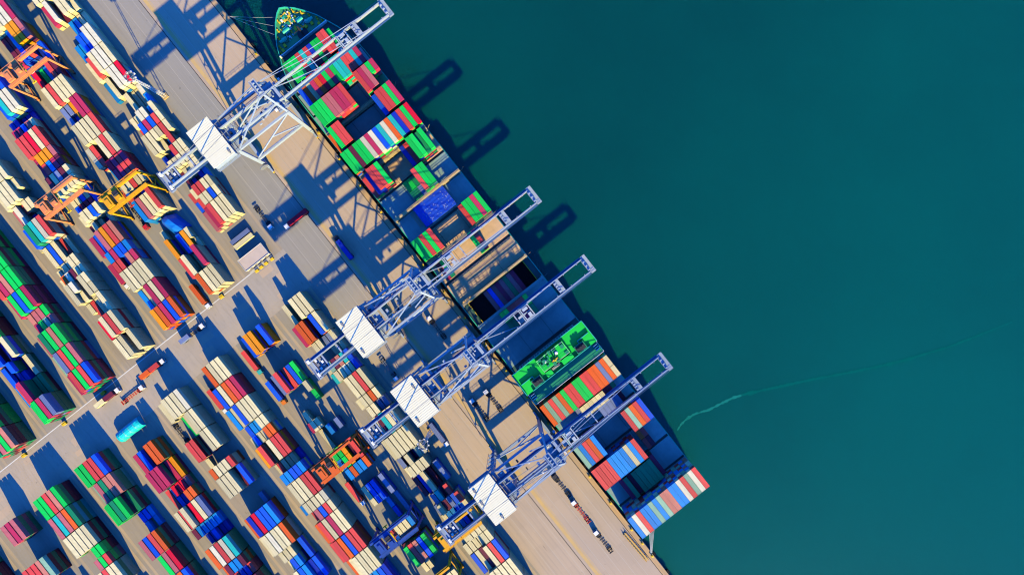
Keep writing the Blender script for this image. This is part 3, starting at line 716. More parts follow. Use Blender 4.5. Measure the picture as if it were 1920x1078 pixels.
# foredeck gear
for s in (-1, 1):
    mb = MB(); mb.box(sx_(-622), s * 4.2, DK, 3.2, 2.4, 1.6, 0); mb.tube((sx_(-622), s * 2.4, DK + 1.2), (sx_(-622), s * 6.4, DK + 1.2), 1.0, 12, 0)
    mb.build('windlass', [M['teal']], ship)
    mb = MB(); mb.box(sx_(-612), s * 8.0, DK, 2.2, 2.2, 1.3, 0); mb.tube((sx_(-612), s * 6.4, DK + 1), (sx_(-612), s * 10.6, DK + 1), .8, 12, 0)
    mb.build('mooring_winch', [M['teal']], ship)
for s in (-1, 1):
    for v, w in ((-645, 16), (-632, 27), (-620, 35), (-606, 43), (-596, 48)):
        mb = MB()
        for k in (-.6, .6): mb.tube((sx_(v) + k, s * w * S, DK + .1), (sx_(v) + k, s * w * S, DK + 1.1), .32, 8); 
        mb.box(sx_(v), s * w * S, DK, 2.4, .9, .2); mb.build('bollard', M['yel'], ship)
for v, w in ((-640, -6), (-633, 12), (-628, -20), (-615, 0), (-605, 30), (-603, -34), (-598, -42), (-612, -32), (-596, 40)):
    mb = MB(); mb.box(sx_(v), w * S, DK, 1.8, 1.4, .9); mb.build('deck_locker', M['yel'], ship)
for p, q in (((sx_(-644), 4, DK + .2), (sx_(-626), 9, DK + .2)), ((sx_(-642), 1, DK + .2), (sx_(-612), 3.5, DK + .2))):
    mb = MB(); mb.bar(p, q, .65, .3); mb.build('anchor_chain', M['yel'], ship)
mb = MB(); mb.tube((sx_(-600), 1.5, DK), (sx_(-600), 1.5, DK + .5), 3.0, 24); mb.tube((sx_(-600), 1.5, DK + .5), (sx_(-600), 1.5, DK + 9), .45, 10); mb.bar((sx_(-600), -2, DK + 6), (sx_(-600), 5, DK + 6), .25)
mb.build('foremast', M['dark'], ship)
mb = MB()
for s in (-1, 1): mb.bar((sx_(-590), 0, DK + 1.2), (sx_(-590), s * 15.4, DK + 1.2), .4, 2.4)
mb.bar((sx_(-634), -4, DK + .3), (sx_(-630), 4, DK + .3), .35, .6); mb.bar((sx_(-634), -4, DK + .3), (sx_(-612), -6, DK + .3), .3, .5); mb.bar((sx_(-630), 4, DK + .3), (sx_(-612), 6.4, DK + .3), .3, .5)
mb.build('breakwater', M['white2'], ship)
# small plating, lockers and vents on the foredeck
mb = MB(); r = random.Random(9)
for k in range(110):
    v = r.uniform(-650, -606); w = (v + 662) / 72 * 40 * r.uniform(-1, 1)
    mb.box(sx_(v), w * S, DK + .02, r.uniform(.4, 1.8), r.uniform(.4, 1.5), r.uniform(.2, 1.0), r.choice((0, 1, 1, 2, 3)))
tag(mb.build('deck_fittings', [M['teal'], M['yel'], M['dgreen'], M['white2']], ship), kind='stuff')

BAYV = [-563 + 48.8 * i for i in range(22)]
# hatch covers and lashing bridges
def bay_center(i):
    return BAYV[i] + 21.4
COVER = {5: 'tan', 8: 'tan', 9: 'tan', 10: 'tan'}
for i in list(range(0, 11)) + [12, 13, 15.5, 16.5, 17.5, 18.5, 19.5, 20.5]:
    v0 = -563 + 48.8 * i
    w = 150 if i > 1 else (118 if i == 0 else 146)
    kind = COVER.get(i, 'hatch')
    b = MB()
    for p in range(3):
        ww = w * S / 3
        cy = (p - 1) * ww
        b.box(sx_(v0 + 21.4), cy, DK, 43.6 * S, ww - .18, 1.1)
        for q in range(6): b.box(sx_(v0 + 21.4), cy - ww / 2 + ww * (q + .5) / 6, DK + 1.1, 43.0 * S, .1, .06)
        for q in range(3): b.box(sx_(v0 + 8 + q * 13.4), cy, DK + 1.1, .12, ww - .5, .05)
        if kind == 'tan':
            for q in range(7):
                for e in (-1, 1): b.box(sx_(v0 + 21.4) + e * 5.6, cy - ww / 2 + ww * (q + .5) / 7, DK + 1.1, .5, .35, .35)
    b.build('hatch_cover', M[kind], ship)
# cross girders on the tan covers
b = MB()
for k in range(5): b.box(sx_(-75 + 4 + k * 9), 0, DK + 1.1, .45, 41, .5 if k in (0, 4) else .25)
for k in range(17): b.box(sx_(-75 + 22), -20 + k * 2.5, DK + 1.1, 10.5, .16, .2)
b.build('hatch_cover_frame', M['lash'], ship)
for i in (1, 3, 5, 7, 9, 11, 12, 13):
    v = -563 + 48.8 * i - 3.0
    b = MB(); w = 42.4 if i > 1 else 38
    b.box(sx_(v), 0, DK + 5.4, 1.3, w, .2); b.box(sx_(v), 0, DK + 2.8, 1.3, w, .16)
    for k in range(18):
        y = -w / 2 + w * k / 17
        b.box(sx_(v) - .5, y, DK, .22, .22, 5.5); b.box(sx_(v) + .5, y, DK, .22, .22, 5.5)
        if k % 2: b.bar((sx_(v), y, DK), (sx_(v), y + w / 17, DK + 5.3), .14)
    b.rail([(sx_(v) - .6, -w / 2, DK + 5.6), (sx_(v) - .6, w / 2, DK + 5.6)], post=3); b.rail([(sx_(v) + .6, -w / 2, DK + 5.6), (sx_(v) + .6, w / 2, DK + 5.6)], post=3)
    for s in (-1, 1): b.box(sx_(v), s * (w / 2 - .4), DK, 2.2, 1.0, 3.4)
    b.build('lashing_bridge', M['lash'] if i in (1, 3, 5, 7, 9, 11) else M['hatch'], ship)
b = MB()
for s in (-1, 1):
    for v0, v1 in ((-540, 112), (176, 470)):
        b.rail([(sx_(v0), s * 21.35, DK), (sx_(v1), s * 21.35, DK)], post=6)
b.build('side_railing', M['teal'], ship)
# superstructure
def sbox(b, v0, v1, u0, u1, z0, z1, m=0): b.box((sx_(v0) + sx_(v1)) / 2, (sy_(u0) + sy_(u1)) / 2, z0, abs(sx_(v1) - sx_(v0)), abs(sy_(u1) - sy_(u0)), z1 - z0, m)
ZT = 34.0 + 3.6
b = MB()
sbox(b, 121, 157.5, -80, 44, DK, ZT - 3.3); sbox(b, 157.6, 178, -80, 44, DK, ZT - 6.05)
for z in range(6):
    for s in (0,):
        for k in range(22): b.box(sx_(121) - .04, sy_(-74 + k * 5.4), DK + 4.5 + z * 2.9, .08, .9, 1.1, 1)
house = b.build('deckhouse', [M['hatch'], M['glass']], ship)
b = MB()
sbox(b, 117, 160, -93, 57, ZT - 3.2, ZT - 2.9); house2 = b.build('bridge_deck', M['bgreen'], ship)
b = MB()
for v0, v1, u0, u1 in ((116.4, 117.6, -93.5, 57.5), (117, 160, -93.6, -92.4), (117, 160, 56.4, 57.6), (139, 140.2, -90, -66), (139, 140.2, 30, 54), (159, 160.2, -80, 44), (140, 159, -67, -65.8), (140, 159, 29.8, 31)):
    sbox(b, v0, v1, u0, u1, ZT - 2.9, ZT - 1.6)
b.build('bulwark', M['teal'], house2)
b = MB(); sbox(b, 122, 146, -46, 10, ZT - 2.9, ZT - .1)
for k in range(20): b.box(sx_(122) - .03, sy_(-44 + k * 2.75), ZT - 1.9, .06, .65, 1.1, 1)
wh = b.build('wheelhouse', [M['bgreen'], M['glass']], house2)
b = MB(); r = random.Random(4)
for k in range(26): b.box(sx_(r.uniform(123, 145)), sy_(r.uniform(-43, 7)), ZT - .1, r.uniform(.3, 2.2), r.uniform(.3, 1.8), r.uniform(.3, 1.6), r.choice((0, 0, 0, 0, 2)))
b.rail([(sx_(123), sy_(-45), ZT - .1), (sx_(145), sy_(-45), ZT - .1), (sx_(145), sy_(9), ZT - .1), (sx_(123), sy_(9), ZT - .1), (sx_(123), sy_(-45), ZT - .1)], m=2, r=.03)
for y in (-34, -10): b.tube((sx_(132), sy_(y), ZT - .1), (sx_(132), sy_(y), ZT + 1.2), 1.0, 14, 2, .6)
b.build('monkey_island_gear', [M['dgreen'], M['yel'], M['white2']], wh)
b = MB(); b.bar((sx_(138), sy_(-18), ZT - .1), (sx_(138), sy_(-18), ZT + 8), .7); b.bar((sx_(138), sy_(-24), ZT + 4), (sx_(138), sy_(-12), ZT + 4), .3); b.bar((sx_(138), sy_(-22), ZT + 6.4), (sx_(138), sy_(-14), ZT + 6.4), .25); b.bar((sx_(134), sy_(-18), ZT), (sx_(138), sy_(-18), ZT + 6), .25); b.bar((sx_(137), sy_(-21), ZT + 5), (sx_(137), sy_(-16), ZT + 5.2), .5, .35)
b.build('radar_mast', M['yel'], wh)
b = MB(); sbox(b, 160.3, 183, -93, 57, ZT - 6, ZT - 5.6); b.rail([(sx_(182.5), sy_(-92), ZT - 5.6), (sx_(182.5), sy_(56), ZT - 5.6)], m=1)
b.rail([(sx_(161), sy_(-92), ZT - 5.6), (sx_(182.5), sy_(-92), ZT - 5.6)], m=1); b.rail([(sx_(161), sy_(56), ZT - 5.6), (sx_(182.5), sy_(56), ZT - 5.6)], m=1)
for u in (-86, 50):
    for v in (165, 169, 173): sbox(b, v, v + 1, u - 4, u + 4, ZT - 5.6, ZT - 4.2, 1)
b.build('boat_deck', [M['dgreen'], M['white2']], ship)
for u in (-64, 28):
    b = MB(); sbox(b, 144, 158, u - 10, u + 10, ZT - 2.9, ZT - 1.0, 0); sbox(b, 145.5, 156.5, u - 8.5, u + 8.5, ZT - 1.0, ZT - .9, 1)
    for k in (-5, 0, 5): b.tube((sx_(151) , sy_(u + k), ZT - 1), (sx_(151), sy_(u + k), ZT + .6), .7, 12, 1)
    b.build('funnel', [M['dgreen'], M['dark']], ship)
b = MB(); sbox(b, 148, 157, -46, -34, ZT - 2.9, ZT - .8, 0); sbox(b, 148, 157, -12, 10, ZT - 2.9, ZT - .6, 0); sbox(b, 149, 153, -32, -16, ZT - 2.9, ZT - 1.6, 1)
for k in range(8): sbox(b, 149.3, 152.7, -31.5 + k * 2, -30.5 + k * 2, ZT - 1.6, ZT - 1.3, 2)
b.build('deck_lockers', [M['bgreen'], M['white2'], M['dark']], ship)

# deck cargo
SHIP = {
 0: "- - g3 g3 g3 r3|r3 t3|t3 r3|k3 n3|k3 g3|g3 g3|r3 r4|r4 r4|r4 g3|g3 - - -",
 1: "- b3 o3 w3 m4 o4 c4 g4 m4 g4 t4 t4 r4 r4 t4 m4 -",
 2: "- g5 g5 g5 p5 p5 m5 m5 r5 - - - r5 m5 p5 g5|G2 m5|G2",
 3: "o2 g5 r5 r5 - - - - - - - - b4 r5 r5 g5 m5",
 4: "g5 g5 k5 g5 g5 W5 m5 W5 b5 t5 W5 o5 t5 n5 r5 g5 c5",
 5: "r2 n3 r5 r5 g5 - - - - - n3 r3 g5 g5 G4 g5 -",
 6: "- - - - - - g1|G1 g1|G1 G1|l1 r5 g5 g5 - - - - -",
 8: "g4 g4 r4 g4 r4 - - - - - - - r3 g4 g4 m4 g4",
 9: "- r1|m1 g2|G1 - - - - - - - g3|g3 r3|r3 - - - - -",
 12: "- - - - - g2|G1 g2|G1 r2|- r2|- r2|m2 r2|m2 g2|G2 - - - - -",
 15.5: "o5 S5 r5 S5 o5 g5 r5 r5 g5 g5 r5 r5 o5 o5 l5 o5 w5|w5",
 16.5: "- - - - - l2|- w3|- w3|- w3|- w3|l2 w3|l2 w3|l2 k1|l2 k1|l2 G1|k1 - -",
 17.5: "S4 s4 r4 o4 s4 - - - - - - - r4 S4 o4 r4 b4",
 18.5: "r4 r4 r4 r4 s4 s4 s4 s4 w4 s4 r4 - o1|r1 r1|k1 - - -",
 19.5: "- - - m2 G3 m2 G3 G3 G3 G3 G3 m2 - - - - -",
 20.5: "s6 W6 r6 s6 s6 S6 s6 S6 a6 a6 s6 s6 W6 r6 S6 W6 r6",
}
BAYN = {b: i for i, b in enumerate(sorted(list(SHIP) + [11]))}
NB = len(BAYN)
slower = MB(); deck_tops = []
for i, row in SHIP.items():
    toks = row.split(); assert len(toks) == 17, (i, len(toks))
    cols = [t[0] for tt in toks for t in tt.split('|') if t != '-']
    bn = BAYN[i]
    where = "%s container bay from the bow" % ORD[bn] if bn < NB - 5 else "%s container bay from the stern" % ORD[NB - 1 - bn]
    where = where.replace("first container bay from the stern", "container bay at the stern")
    pres = [q for q, t in enumerate(toks) if t != '-']
    for s_, t in enumerate(toks):
        if t == '-': continue
        parts = t.split('|')
        for j, p in enumerate(parts):
            if p == '-': continue
            nt_ = int(p[1]); L = L40 if len(parts) == 1 else L20
            v = -563 + 48.8 * i + 21.4 + (0 if len(parts) == 1 else (j * 2 - 1) * 10.75)
            u = -18 + (s_ - 8) * 8.72
            nth = ORD[pres.index(s_)]
            zb = 9.15
            h = '' if len(parts) == 1 else (' forward', ' after')[j]
            lab = "%s%s%s box, %s of its row from the quay side, %s" % ('' if L == L40 else 'short ', PAL[p[0]][0], h, nth, where)
            lab = lab.replace(' of its row from the quay side', ' from quay side')
            deck_tops.append((u, v, zb + CH * (nt_ - 1), L, p[0], lab))
            for q in range(nt_ - 1):
                simple_container(slower, UV(u, v, zb + CH * q), L, KEYS.index(rnd.choice(cols)))
for k, (s_, c) in enumerate(((5, 'p'), (6, 'b'), (7, 'p'), (8, 'm'), (9, 'p'), (10, 'G'), (11, 'p'), (12, 'm'))):
    u, v = -18 + (s_ - 8) * 8.72, -4
    deck_tops.append((u, v, 5.4, L40, c, "%s box down in the open hold, %s from quay side, amidships" % (PAL[c][0], ORD[k])))
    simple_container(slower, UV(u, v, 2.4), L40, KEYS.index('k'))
proto = None
for u, v, z, L, k, lab in deck_tops:
    if proto is None: o = bpy.data.objects.new('deck_container', cmesh(L, k)); COL.objects.link(o); proto = o
    else: o = proto.copy(); o.data = cmesh(L, k); COL.objects.link(o)
    o.location = UV(u, v, z); o.rotation_euler.z = ROT + rnd.choice((0, math.pi))
    tag(o, lab, 'container', 'containers stacked on the ship')
tag(slower.build('stacked_deck_containers', [CM[k] for k in KEYS]), kind='stuff')
print('deck', len(deck_tops))
# pile of bright blue hatch covers amidships
t = thing('hatch_cover_pile', 'pile of bright blue ribbed hatch covers lying on deck amidships', 'hatch covers', UV(-20, -204, 9.15), ROT)
for k in range(3):
    b = MB(); z = .0 + k * 1.15
    b.box(k * .2, k * .15, z, 12.6, 19.4, .95)
    for q in range(11): b.box(k * .2, -9 + q * 1.8 + k * .15, z + .95, 12.4, .14, .14)
    for q in range(7): b.box(-5.4 + q * 1.8 + k * .2, k * .15, z + .95, .14, 19, .14)
    if k == 2:
        r = random.Random(2)
        for q in range(80): b.box(r.uniform(-6, 6), r.uniform(-9.5, 9.5), z + .95, .22, .22, .3, 1)
    b.build('hatch_cover', [M['hatchblue'], M['white2']], t)
b = MB()
for q in range(3): b.box(0, -12 + q * 1.1, 0, 8, .3, .2)
b.build('dunnage', M['tan'], t)

# ------------------------------------------------------------------ mooring lines, gangway, bollards, fenders
def rope(name, pts, r, lab, grp):
    b = MB()
    for p, q in zip(pts[:-1], pts[1:]): b.tube(p, q, r, 5)
    tag(b.build(name, M['rope']), lab, 'mooring line', grp)
def catenary(p, q, sag, n=8):
    return [p.lerp(q, i / n) - Vector((0, 0, sag * 4 * (i / n) * (1 - i / n))) for i in range(n + 1)]
for k, (v, u) in enumerate(((-652, -30), (-640, -42), (-626, -52))):
    rope('mooring_line', catenary(UV(u, v, 8.6), PX(430, 31, .6), 1.0), .06, 'thin bow mooring line, %s of three running to the quay' % ('foremost', 'middle', 'aftermost')[k], 'mooring lines')
for k in range(5):
    rope('mooring_line', catenary(UV(-62 + k * 4.4, 484.5, 7.0), PX(1220 + k * .6, 1036, .6), .8), .10, 'stern mooring line, %s of five fanning out to one bollard' % ORD[k], 'mooring lines')
bl = MB(); prof = [(.7, 0), (.7, .1), (.38, .16), (.38, .9), (.6, .95), (.6, 1.15), (.2, 1.22)]; nn = 12
for rr, z in prof: bl.v += [(rr * math.cos(2 * math.pi * q / nn), rr * math.sin(2 * math.pi * q / nn), z) for q in range(nn)]
for a in range(len(prof) - 1):
    for q in range(nn): bl.f.append((a * nn + q, a * nn + (q + 1) % nn, (a + 1) * nn + (q + 1) % nn, (a + 1) * nn + q)); bl.m.append(0)
bl.f.append(tuple((len(prof) - 1) * nn + q for q in range(nn))); bl.m.append(0)
bm = bl.mesh('bollard_mesh', M['yel'])
j = 0
for v in list(range(-640, 620, 63)) + [527]:
    o = bpy.data.objects.new('bollard', bm); COL.objects.link(o); o.location = UV(QE - 2.6, v, .01); o.rotation_euler.z = ROT
    tag(o, 'small yellow mooring bollard at the quay edge', 'bollard', 'bollards along the quay edge')
fb = MB(); fb.box(0, 0, -2.6, 2.2, .5, 2.4); fb.tube((-1, .5, -1.4), (1, .5, -1.4), .75, 12); fm = fb.mesh('fender_mesh', M['tyre'])
for v in range(-660, 620, 42):
    o = bpy.data.objects.new('fender', fm); COL.objects.link(o); o.location = UV(QE + .2, v, 0); o.rotation_euler.z = ROT
    tag(o, 'black rubber fender on the quay wall beside the ship', 'fender', 'fenders on the quay wall')
g = thing('gangway', 'yellow gangway lying on the quay behind the stern', 'gangway', PX(1192, 1024, 0), math.radians(-49.5))
b = MB(); b.box(0, 0, .25, 19, 1.3, .18)
for s in (-1, 1):
    b.bar((-9.5, s * .7, .3), (9.5, s * .7, .3), .2, .3)
b.build('walkway', M['ymark'], g)
b = MB()
for s in (-1, 1): b.rail([(-9.4, s * .75, .4), (9.4, s * .75, .4)], h=1.2, r=.08, post=1.6)
b.build('handrail', M['yellow'], g)
b = MB()
for s in (-1, 1): b.tube((-9.2, s * .9, .3), (-9.2, s * .55, .3), .3, 10)
b.build('roller', M['dark'], g)

# ------------------------------------------------------------------ trucks
def make_truck(cabm, chm, label, loc, ang, name='terminal_truck', trailer=True, rear=False):
    t = thing(name, label, 'truck', loc, ang, 'trucks in the terminal')
    b = MB(); b.box(6.9, 0, 1.05, 2.2, 2.4, 2.0); b.box(6.9, 0, 3.05, 1.9, 2.2, .12); b.box(7.9, 0, .7, .3, 2.4, .7)
    cab = b.build('cab', cabm, t)
    b = MB(); b.box(8.01, 0, 1.9, .06, 2.1, .95); b.box(6.9, 1.21, 1.95, 1.4, .05, .8); b.box(6.9, -1.21, 1.95, 1.4, .05, .8); b.build('window', M['glass'], cab)
    b = MB(); b.box(5.6, 0, .75, 5.0, .9, .35); b.box(5.2, .9, 1.0, .8, .6, 1.4); b.tube((5.55, -.8, 1.1), (5.55, -.8, 3.2), .12, 8); b.build('tractor_frame', M['dark'], t)
    if trailer:
        b = MB()
        for s in (-1, 1): b.box(-.9, s * .5, 1.05, 12.2, .22, .32)
        for k in range(9): b.box(-6.6 + k * 1.42, 0, 1.1, .28, 2.4 if k % 2 == 0 else 1.6, .22)
        for k in (-6.8, 4.9): b.box(k, 0, 1.2, .35, 2.5, .3)
        b.box(3.4, 0, .4, .3, 1.6, .7)
        b.build('chassis', chm, t)
    for x in ((7.5, 4.9, 4.0) if not trailer else (7.5, 4.6, 3.7, -4.6, -5.8)):
        b = MB()
        for s in (-1, 1): b.tube((x, s * .75, .5), (x, s * 1.2, .5), .5, 10)
        b.tube((x, -.75, .5), (x, .75, .5), .1, 6)
        b.build('wheel_pair', M['tyre'], t)
    return t
D_, N_ = ROT, ROT + math.pi / 2
def load(k, L, loc, ang, lab, off=-.9, z=1.42):
    o = bpy.data.objects.new('trailer_container', cmesh(L, k)); COL.objects.link(o)
    o.location = loc + Vector((off * math.cos(ang), off * math.sin(ang), z)); o.rotation_euler.z = ang
    tag(o, lab, 'container', 'containers carried on trailers')
W2 = M['white2']
# (px, py, heading, cab, chassis, label, loads)
TR = [
 (493, 407, D_, W2, M['dark'], 'empty black trailer with white cab, in crane shadow on the grey quay road', []),
 (558, 410, N_ + math.pi, W2, M['dark'], 'white-cab truck under the crimson container, parked across the quay road', [('c', L40, 'crimson container on a truck lying across the quay road in crane shadow', 0)]),
 (646, 466, D_ + math.pi, M['dark'], M['dark'], 'dark truck deep in the crane shadow between the quay rails', [('n', L40, 'dark navy container on a truck in crane shadow between rails', 0)]),
 (728, 690, D_, W2, M['grey'], 'empty trailer with white cab beside the second crane machine house', []),
 (926, 753, D_ + math.pi, W2, M['dark'], 'empty dark trailer with white cab, on quay level with the green bridge', []),
 (900, 770, D_ + math.pi, W2, M['dark'], 'empty dark trailer with white cab, landward one of the pair near the bridge', []),
 (820, 616, D_ + math.pi, W2, M['dark'], 'white-cab truck with empty trailer in shadow between the second and third quay cranes', []),
 (1090, 960, D_ + math.pi, W2, M['red'], 'white-cab truck pulling an empty crimson trailer along the quay', []),
 (1132, 1016, D_ + math.pi, W2, M['dark'], 'white-cab truck pulling an empty black trailer, last along the quay', []),
 (1054, 912, D_ + math.pi, M['dark'], M['dark'], 'dark empty trailer half under the sternmost quay crane, first of three in line', []),
 (822, 812, D_, W2, M['dark'], 'white-cab truck carrying a slate blue container beside the landward crane rail', [('l', L40, 'slate blue container on a truck beside the landward crane rail', 0)]),
 (248, 741, N_, W2, M['p' if False else 'red'], 'white-cab truck with empty magenta trailer crossing the crossroad', []),
 (203, 746, N_, W2, M['dark'], 'white-cab truck with brown and cream boxes on the crossroad', [('k', L20, 'short brown box on the crossroad truck, next to the white cab', 3.05), ('w', L20, 'short cream box at the tail of the crossroad truck', -3.15)]),
 (287, 692, N_, W2, M['red'], 'white-cab truck with two red boxes in the crossroad', [('r', L20, 'short red box behind the white cab in the crossroad', 3.05), ('o', L20, 'short orange box at the tail of the crossroad truck', -3.15)]),
 (361, 626, N_, W2, M['dark'], 'white-cab truck with one slate box in the shaded crossroad', [('l', L20, 'short slate blue box on a truck in the shaded crossroad', -3.15)]),
]
for px, py, a, cm_, ch_, lab, loads in TR:
    loc = PX(px, py, 1.5); loc.z = .02
    make_truck(cm_, ch_, lab, loc, a)
    for k, L, lb, off in loads: load(k, L, loc, a, lb, -.9 + off)
# trucks in the loading lane of a yard row: (row, v of centre, cab, load)
for c, v, cm_, k, lab, lb in (
 ('B', -348, W2, 'o', 'white-cab truck at the crossroad end of the second yard row', 'orange container on the white-cab truck beside tall cream stacks'),
 ('B', -192, M['cabteal'], 'r', 'truck with teal cab in the lane beside amber stacks', 'red container on the teal-cab truck beside amber stacks'),
 ('B', -120, M['caborange'], 'b', 'truck with orange cab in the lane beside red boxes', 'bright blue container on the orange-cab truck'),
 ('B', -535, M['cabred'], None, 'red and white truck cab with empty trailer below the yellow gantry crane', None),
 ('B', 118, W2, 'r', 'white-cab truck in lane just below the red orange gantry crane', 'red container on the truck below the red orange gantry crane'),
 ('A', -470, W2, 'm', 'truck in the lane beside the amber and pink stacks, third row', 'magenta container on the truck in the third row lane'),
 ('D', -168, W2, None, 'small white truck with empty trailer near the green container, fourth row', None),
 ('A', -175, W2, 'r', 'truck in the lane at the top of the lower third row', 'red container on the truck beside a bright blue stack'),
):
    u = YARD[c]['R'] - 65
    loc = UV(u, v, .02)
    make_truck(cm_, M['dark'], lab, loc, D_)
    if k: load(k, L40, loc, D_, lb)

# ------------------------------------------------------------------ buildings, masts, tarpaulins
bd = thing('flat_roof_hut', 'long low hut with flat tan roof and railing beside the crossroad', 'building', PX(480, 483, 0), N_)
b = MB(); b.box(0, 0, 0, 15.2, 6.8, 3.1); b.build('wall', M['wall'], bd)
b = MB(); b.box(0, 0, 3.1, 15.6, 7.2, .25); b.build('roof', M['tanroof'], bd)
b = MB()
for s in (-1, 1): b.box(0, s * 3.5, 3.35, 15.6, .14, .3)
for s in (-1, 1): b.box(s * 7.7, 0, 3.35, .14, 6.9, .3)
b.build('parapet', W2, bd)
b = MB()
for k in range(4): b.box(-5 + k * 3.2, -3.43, 1.0, 1.2, .08, 1.1)
b.build('window', M['glass'], bd)
b = MB(); b.rail([(-7.2, -4.6, .0), (7.4, -4.6, .0)], h=1.3, post=2); b.build('railing', W2, bd)
for k, (px, py) in enumerate(((483, 508), (491, 501), (500, 494), (511, 486))):
    b = MB(); b.box(0, 0, 0, 1.9, 1.2, 1.2); b.box(0, 0, 1.2, 2.0, 1.3, .12); b.box(0, .65, .3, 1.4, .05, .7)
    tag(b.build('equipment_box', M['yel'], loc=PX(px, py, 0), rz=N_), 'yellow equipment box by the hut, %s from the left' % ORD[k], 'box', 'yellow boxes beside the hut')
for k, (px, py, c) in enumerate(((456, 452, 'w'), (449.5, 443.5, 'l'))):
    o = bpy.data.objects.new('site_container', cmesh(L40, c)); COL.objects.link(o); o.location = PX(px, py, CH); o.location.z = 0; o.rotation_euler.z = N_
    tag(o, ('cream container lying crosswise next to the flat roof hut', 'grey container lying crosswise behind the cream one near the hut')[k], 'container')
def mast(px, py, label, base):
    t = thing('light_mast', label, 'light mast', PX(px, py, 0), ROT, 'floodlight masts')
    b = MB(); h = 30
    for a, c in ((-1, -1), (1, -1), (1, 1), (-1, 1)):
        b.bar((a * .8, c * .8, .6), (a * .35, c * .35, h), .18)
    for k in range(14):
        z0, z1 = .6 + k * 2.1, .6 + (k + 1) * 2.1; w0 = .8 - .45 * k / 14; w1 = .8 - .45 * (k + 1) / 14
        for s in (-1, 1):
            b.bar((-w0, s * w0, z0), (w1, s * w1, z1), .09); b.bar((s * w0, w0, z0), (s * w1, -w1, z1), .09)
    b.build('lattice', M['white2'], t)
    b = MB(); b.box(0, 0, 0, 3.0, 3.0, .7); b.build('base', base, t)
    b = MB()
    for q in range(16):
        a0, a1 = q * math.pi / 8, (q + 1) * math.pi / 8
        b.bar((2.2 * math.cos(a0), 2.2 * math.sin(a0), h), (2.2 * math.cos(a1), 2.2 * math.sin(a1), h), .5, .15)
    for q in range(4): b.bar((0, 0, h), (2.2 * math.cos(q * 1.571), 2.2 * math.sin(q * 1.571), h), .25)
    b.rail([(2.4 * math.cos(q * .785), 2.4 * math.sin(q * .785), h + .2) for q in range(9)], post=4)
    b.build('platform', M['grey'], t)
    for q in range(8):
        b = MB(); x, y = 2.6 * math.cos(q * .785), 2.6 * math.sin(q * .785); b.box(x, y, h + .1, .7, .7, .6, rz=q * .785); b.build('floodlight', M['white2'], t)
mast(310, 181, 'tall lattice floodlight mast with orange base beside the upper quay road', M['ymark'])
mast(809, 806, 'tall lattice floodlight mast leaning over cream stacks near the third crane', M['ymark'])
# turquoise tarpaulin-covered cargo on the crossroad
def tarp(px, py, ang, L, W, h, m, lab, name, p=.55, ropes=True):
    t = thing(name, lab, 'covered cargo', PX(px, py, 0), ang)
    b = MB(); n, k = (14, 9) if ropes else (4, 6); r = random.Random(int(px))
    rows = []
    for i in range(n + 1):
        x = -L / 2 + L * i / n; row = []
        for j in range(k):
            q = math.pi * j / (k - 1); e = (1 - .18 * (abs(2 * i / n - 1) ** 6))
            row.append((x + r.uniform(-.1, .1) * (1 if ropes else 9), -W / 2 * math.cos(q) * (1.0 if 0 < j < k - 1 else 1.05), h * e * math.sin(q) ** p * r.uniform(.93, 1.0) if 0 < j < k - 1 else .0))
        rows.append(row)
    for i in range(n):
        for j in range(k - 1): b.face([rows[i][j], rows[i + 1][j], rows[i + 1][j + 1], rows[i][j + 1]])
    b.face(rows[0][::1]); b.face(rows[-1][::-1])
    b.build('tarpaulin', m, t)
    if not ropes: return
    b = MB()
    for i in (2, 5, 8, 11):
        for j in range(k - 1): b.bar(Vector(rows[i][j]) + Vector((0, 0, .04)), Vector(rows[i][j + 1]) + Vector((0, 0, .04)), .08)
    b.build('lashing_rope', M['rope'], t)
tarp(248, 803, N_, 14.5, 6.0, 5.0, M['tarp'], 'long load under bright turquoise tarpaulin beside the crossroad', 'covered_load')
tarp(333, 423, D_ + .25, 10.5, 9.0, 7.5, M['btarp'], 'peaked load under bright blue tarpaulin between yellow gantry and amber boxes', 'covered_load', 1.6, False)
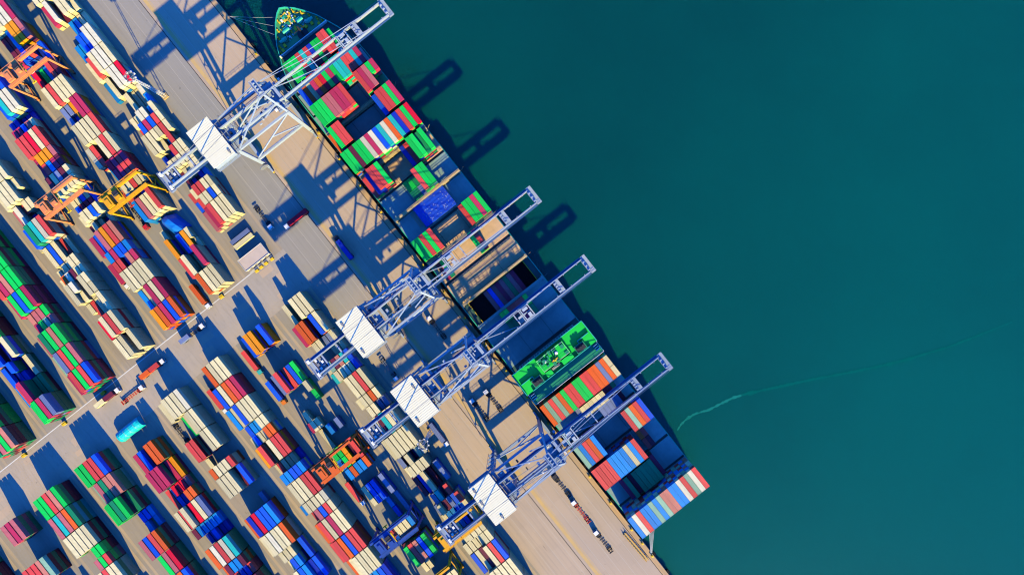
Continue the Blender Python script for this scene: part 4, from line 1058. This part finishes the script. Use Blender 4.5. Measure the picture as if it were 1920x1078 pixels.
# small yard clutter: drums and crates along the ends of the rows
for k, (px, py) in enumerate(((417, 556), (123, 793), (48, 852), (196, 736))):
    b = MB(); b.box(0, 0, .15, 2.2, 1.6, 1.3); b.box(0, 0, 1.45, 2.4, 1.8, .12); b.box(-.8, 0, 0, .3, 1.5, .15); b.box(.8, 0, 0, .3, 1.5, .15); b.bar((-1.1, 0, 1.7), (1.1, 0, 1.7), .1)
    tag(b.build('lashing_gear_bin', M['yel'], loc=PX(px, py, 0), rz=N_), 'yellow lashing gear bin at the crossroad end of the %s yard row' % ('second', 'sixth', 'seventh', 'fifth')[k], 'bin', 'yellow bins at the row ends')

# ------------------------------------------------------------------ camera and light
cam = bpy.data.cameras.new('camera'); co = bpy.data.objects.new('camera', cam); COL.objects.link(co)
co.location = (0, 0, H); cam.sensor_width = 36; cam.lens = 36 * H / (1920 * S)
cam.clip_start = 1; cam.clip_end = 12000
scene.camera = co
EL = math.radians(26.5)
sd = Vector((-.470, .883, 0)).normalized()          # shadows fall up and a little left in the picture
sun = bpy.data.lights.new('sun', 'SUN'); so = bpy.data.objects.new('sun', sun); COL.objects.link(so)
sun.energy = SUN_E; sun.angle = math.radians(.53); sun.color = SUN_C
dirv = Vector((sd.x * math.cos(EL), sd.y * math.cos(EL), -math.sin(EL)))
so.rotation_euler = dirv.to_track_quat('-Z', 'Y').to_euler(); so.location = (0, 0, 200)
w = bpy.data.worlds.new('World'); scene.world = w; w.use_nodes = True
nt = w.node_tree; bg = nt.nodes['Background']
sky = nt.nodes.new('ShaderNodeTexSky'); sky.sky_type = 'NISHITA'; sky.sun_disc = False
sky.sun_elevation = EL; sky.sun_rotation = math.atan2(-sd.x, -sd.y); sky.ozone_density = 6.0; sky.air_density = 1.0; sky.dust_density = .2
tint = nt.nodes.new('ShaderNodeMix'); tint.data_type = 'RGBA'; tint.blend_type = 'MULTIPLY'; tint.inputs['Factor'].default_value = 1
tint.inputs['B'].default_value = SKY_T
nt.links.new(sky.outputs[0], tint.inputs['A']); nt.links.new(tint.outputs['Result'], bg.inputs[0])
bg.inputs[1].default_value = SKY_S
vs = scene.view_settings; vs.view_transform = 'Standard'; vs.look = 'None'; vs.exposure = EXPO; vs.gamma = 1; vs.use_curve_mapping = False

scene.cycles.filter_width = 1.1
scene.cycles.max_bounces = 4; scene.cycles.diffuse_bounces = 0; scene.cycles.glossy_bounces = 2
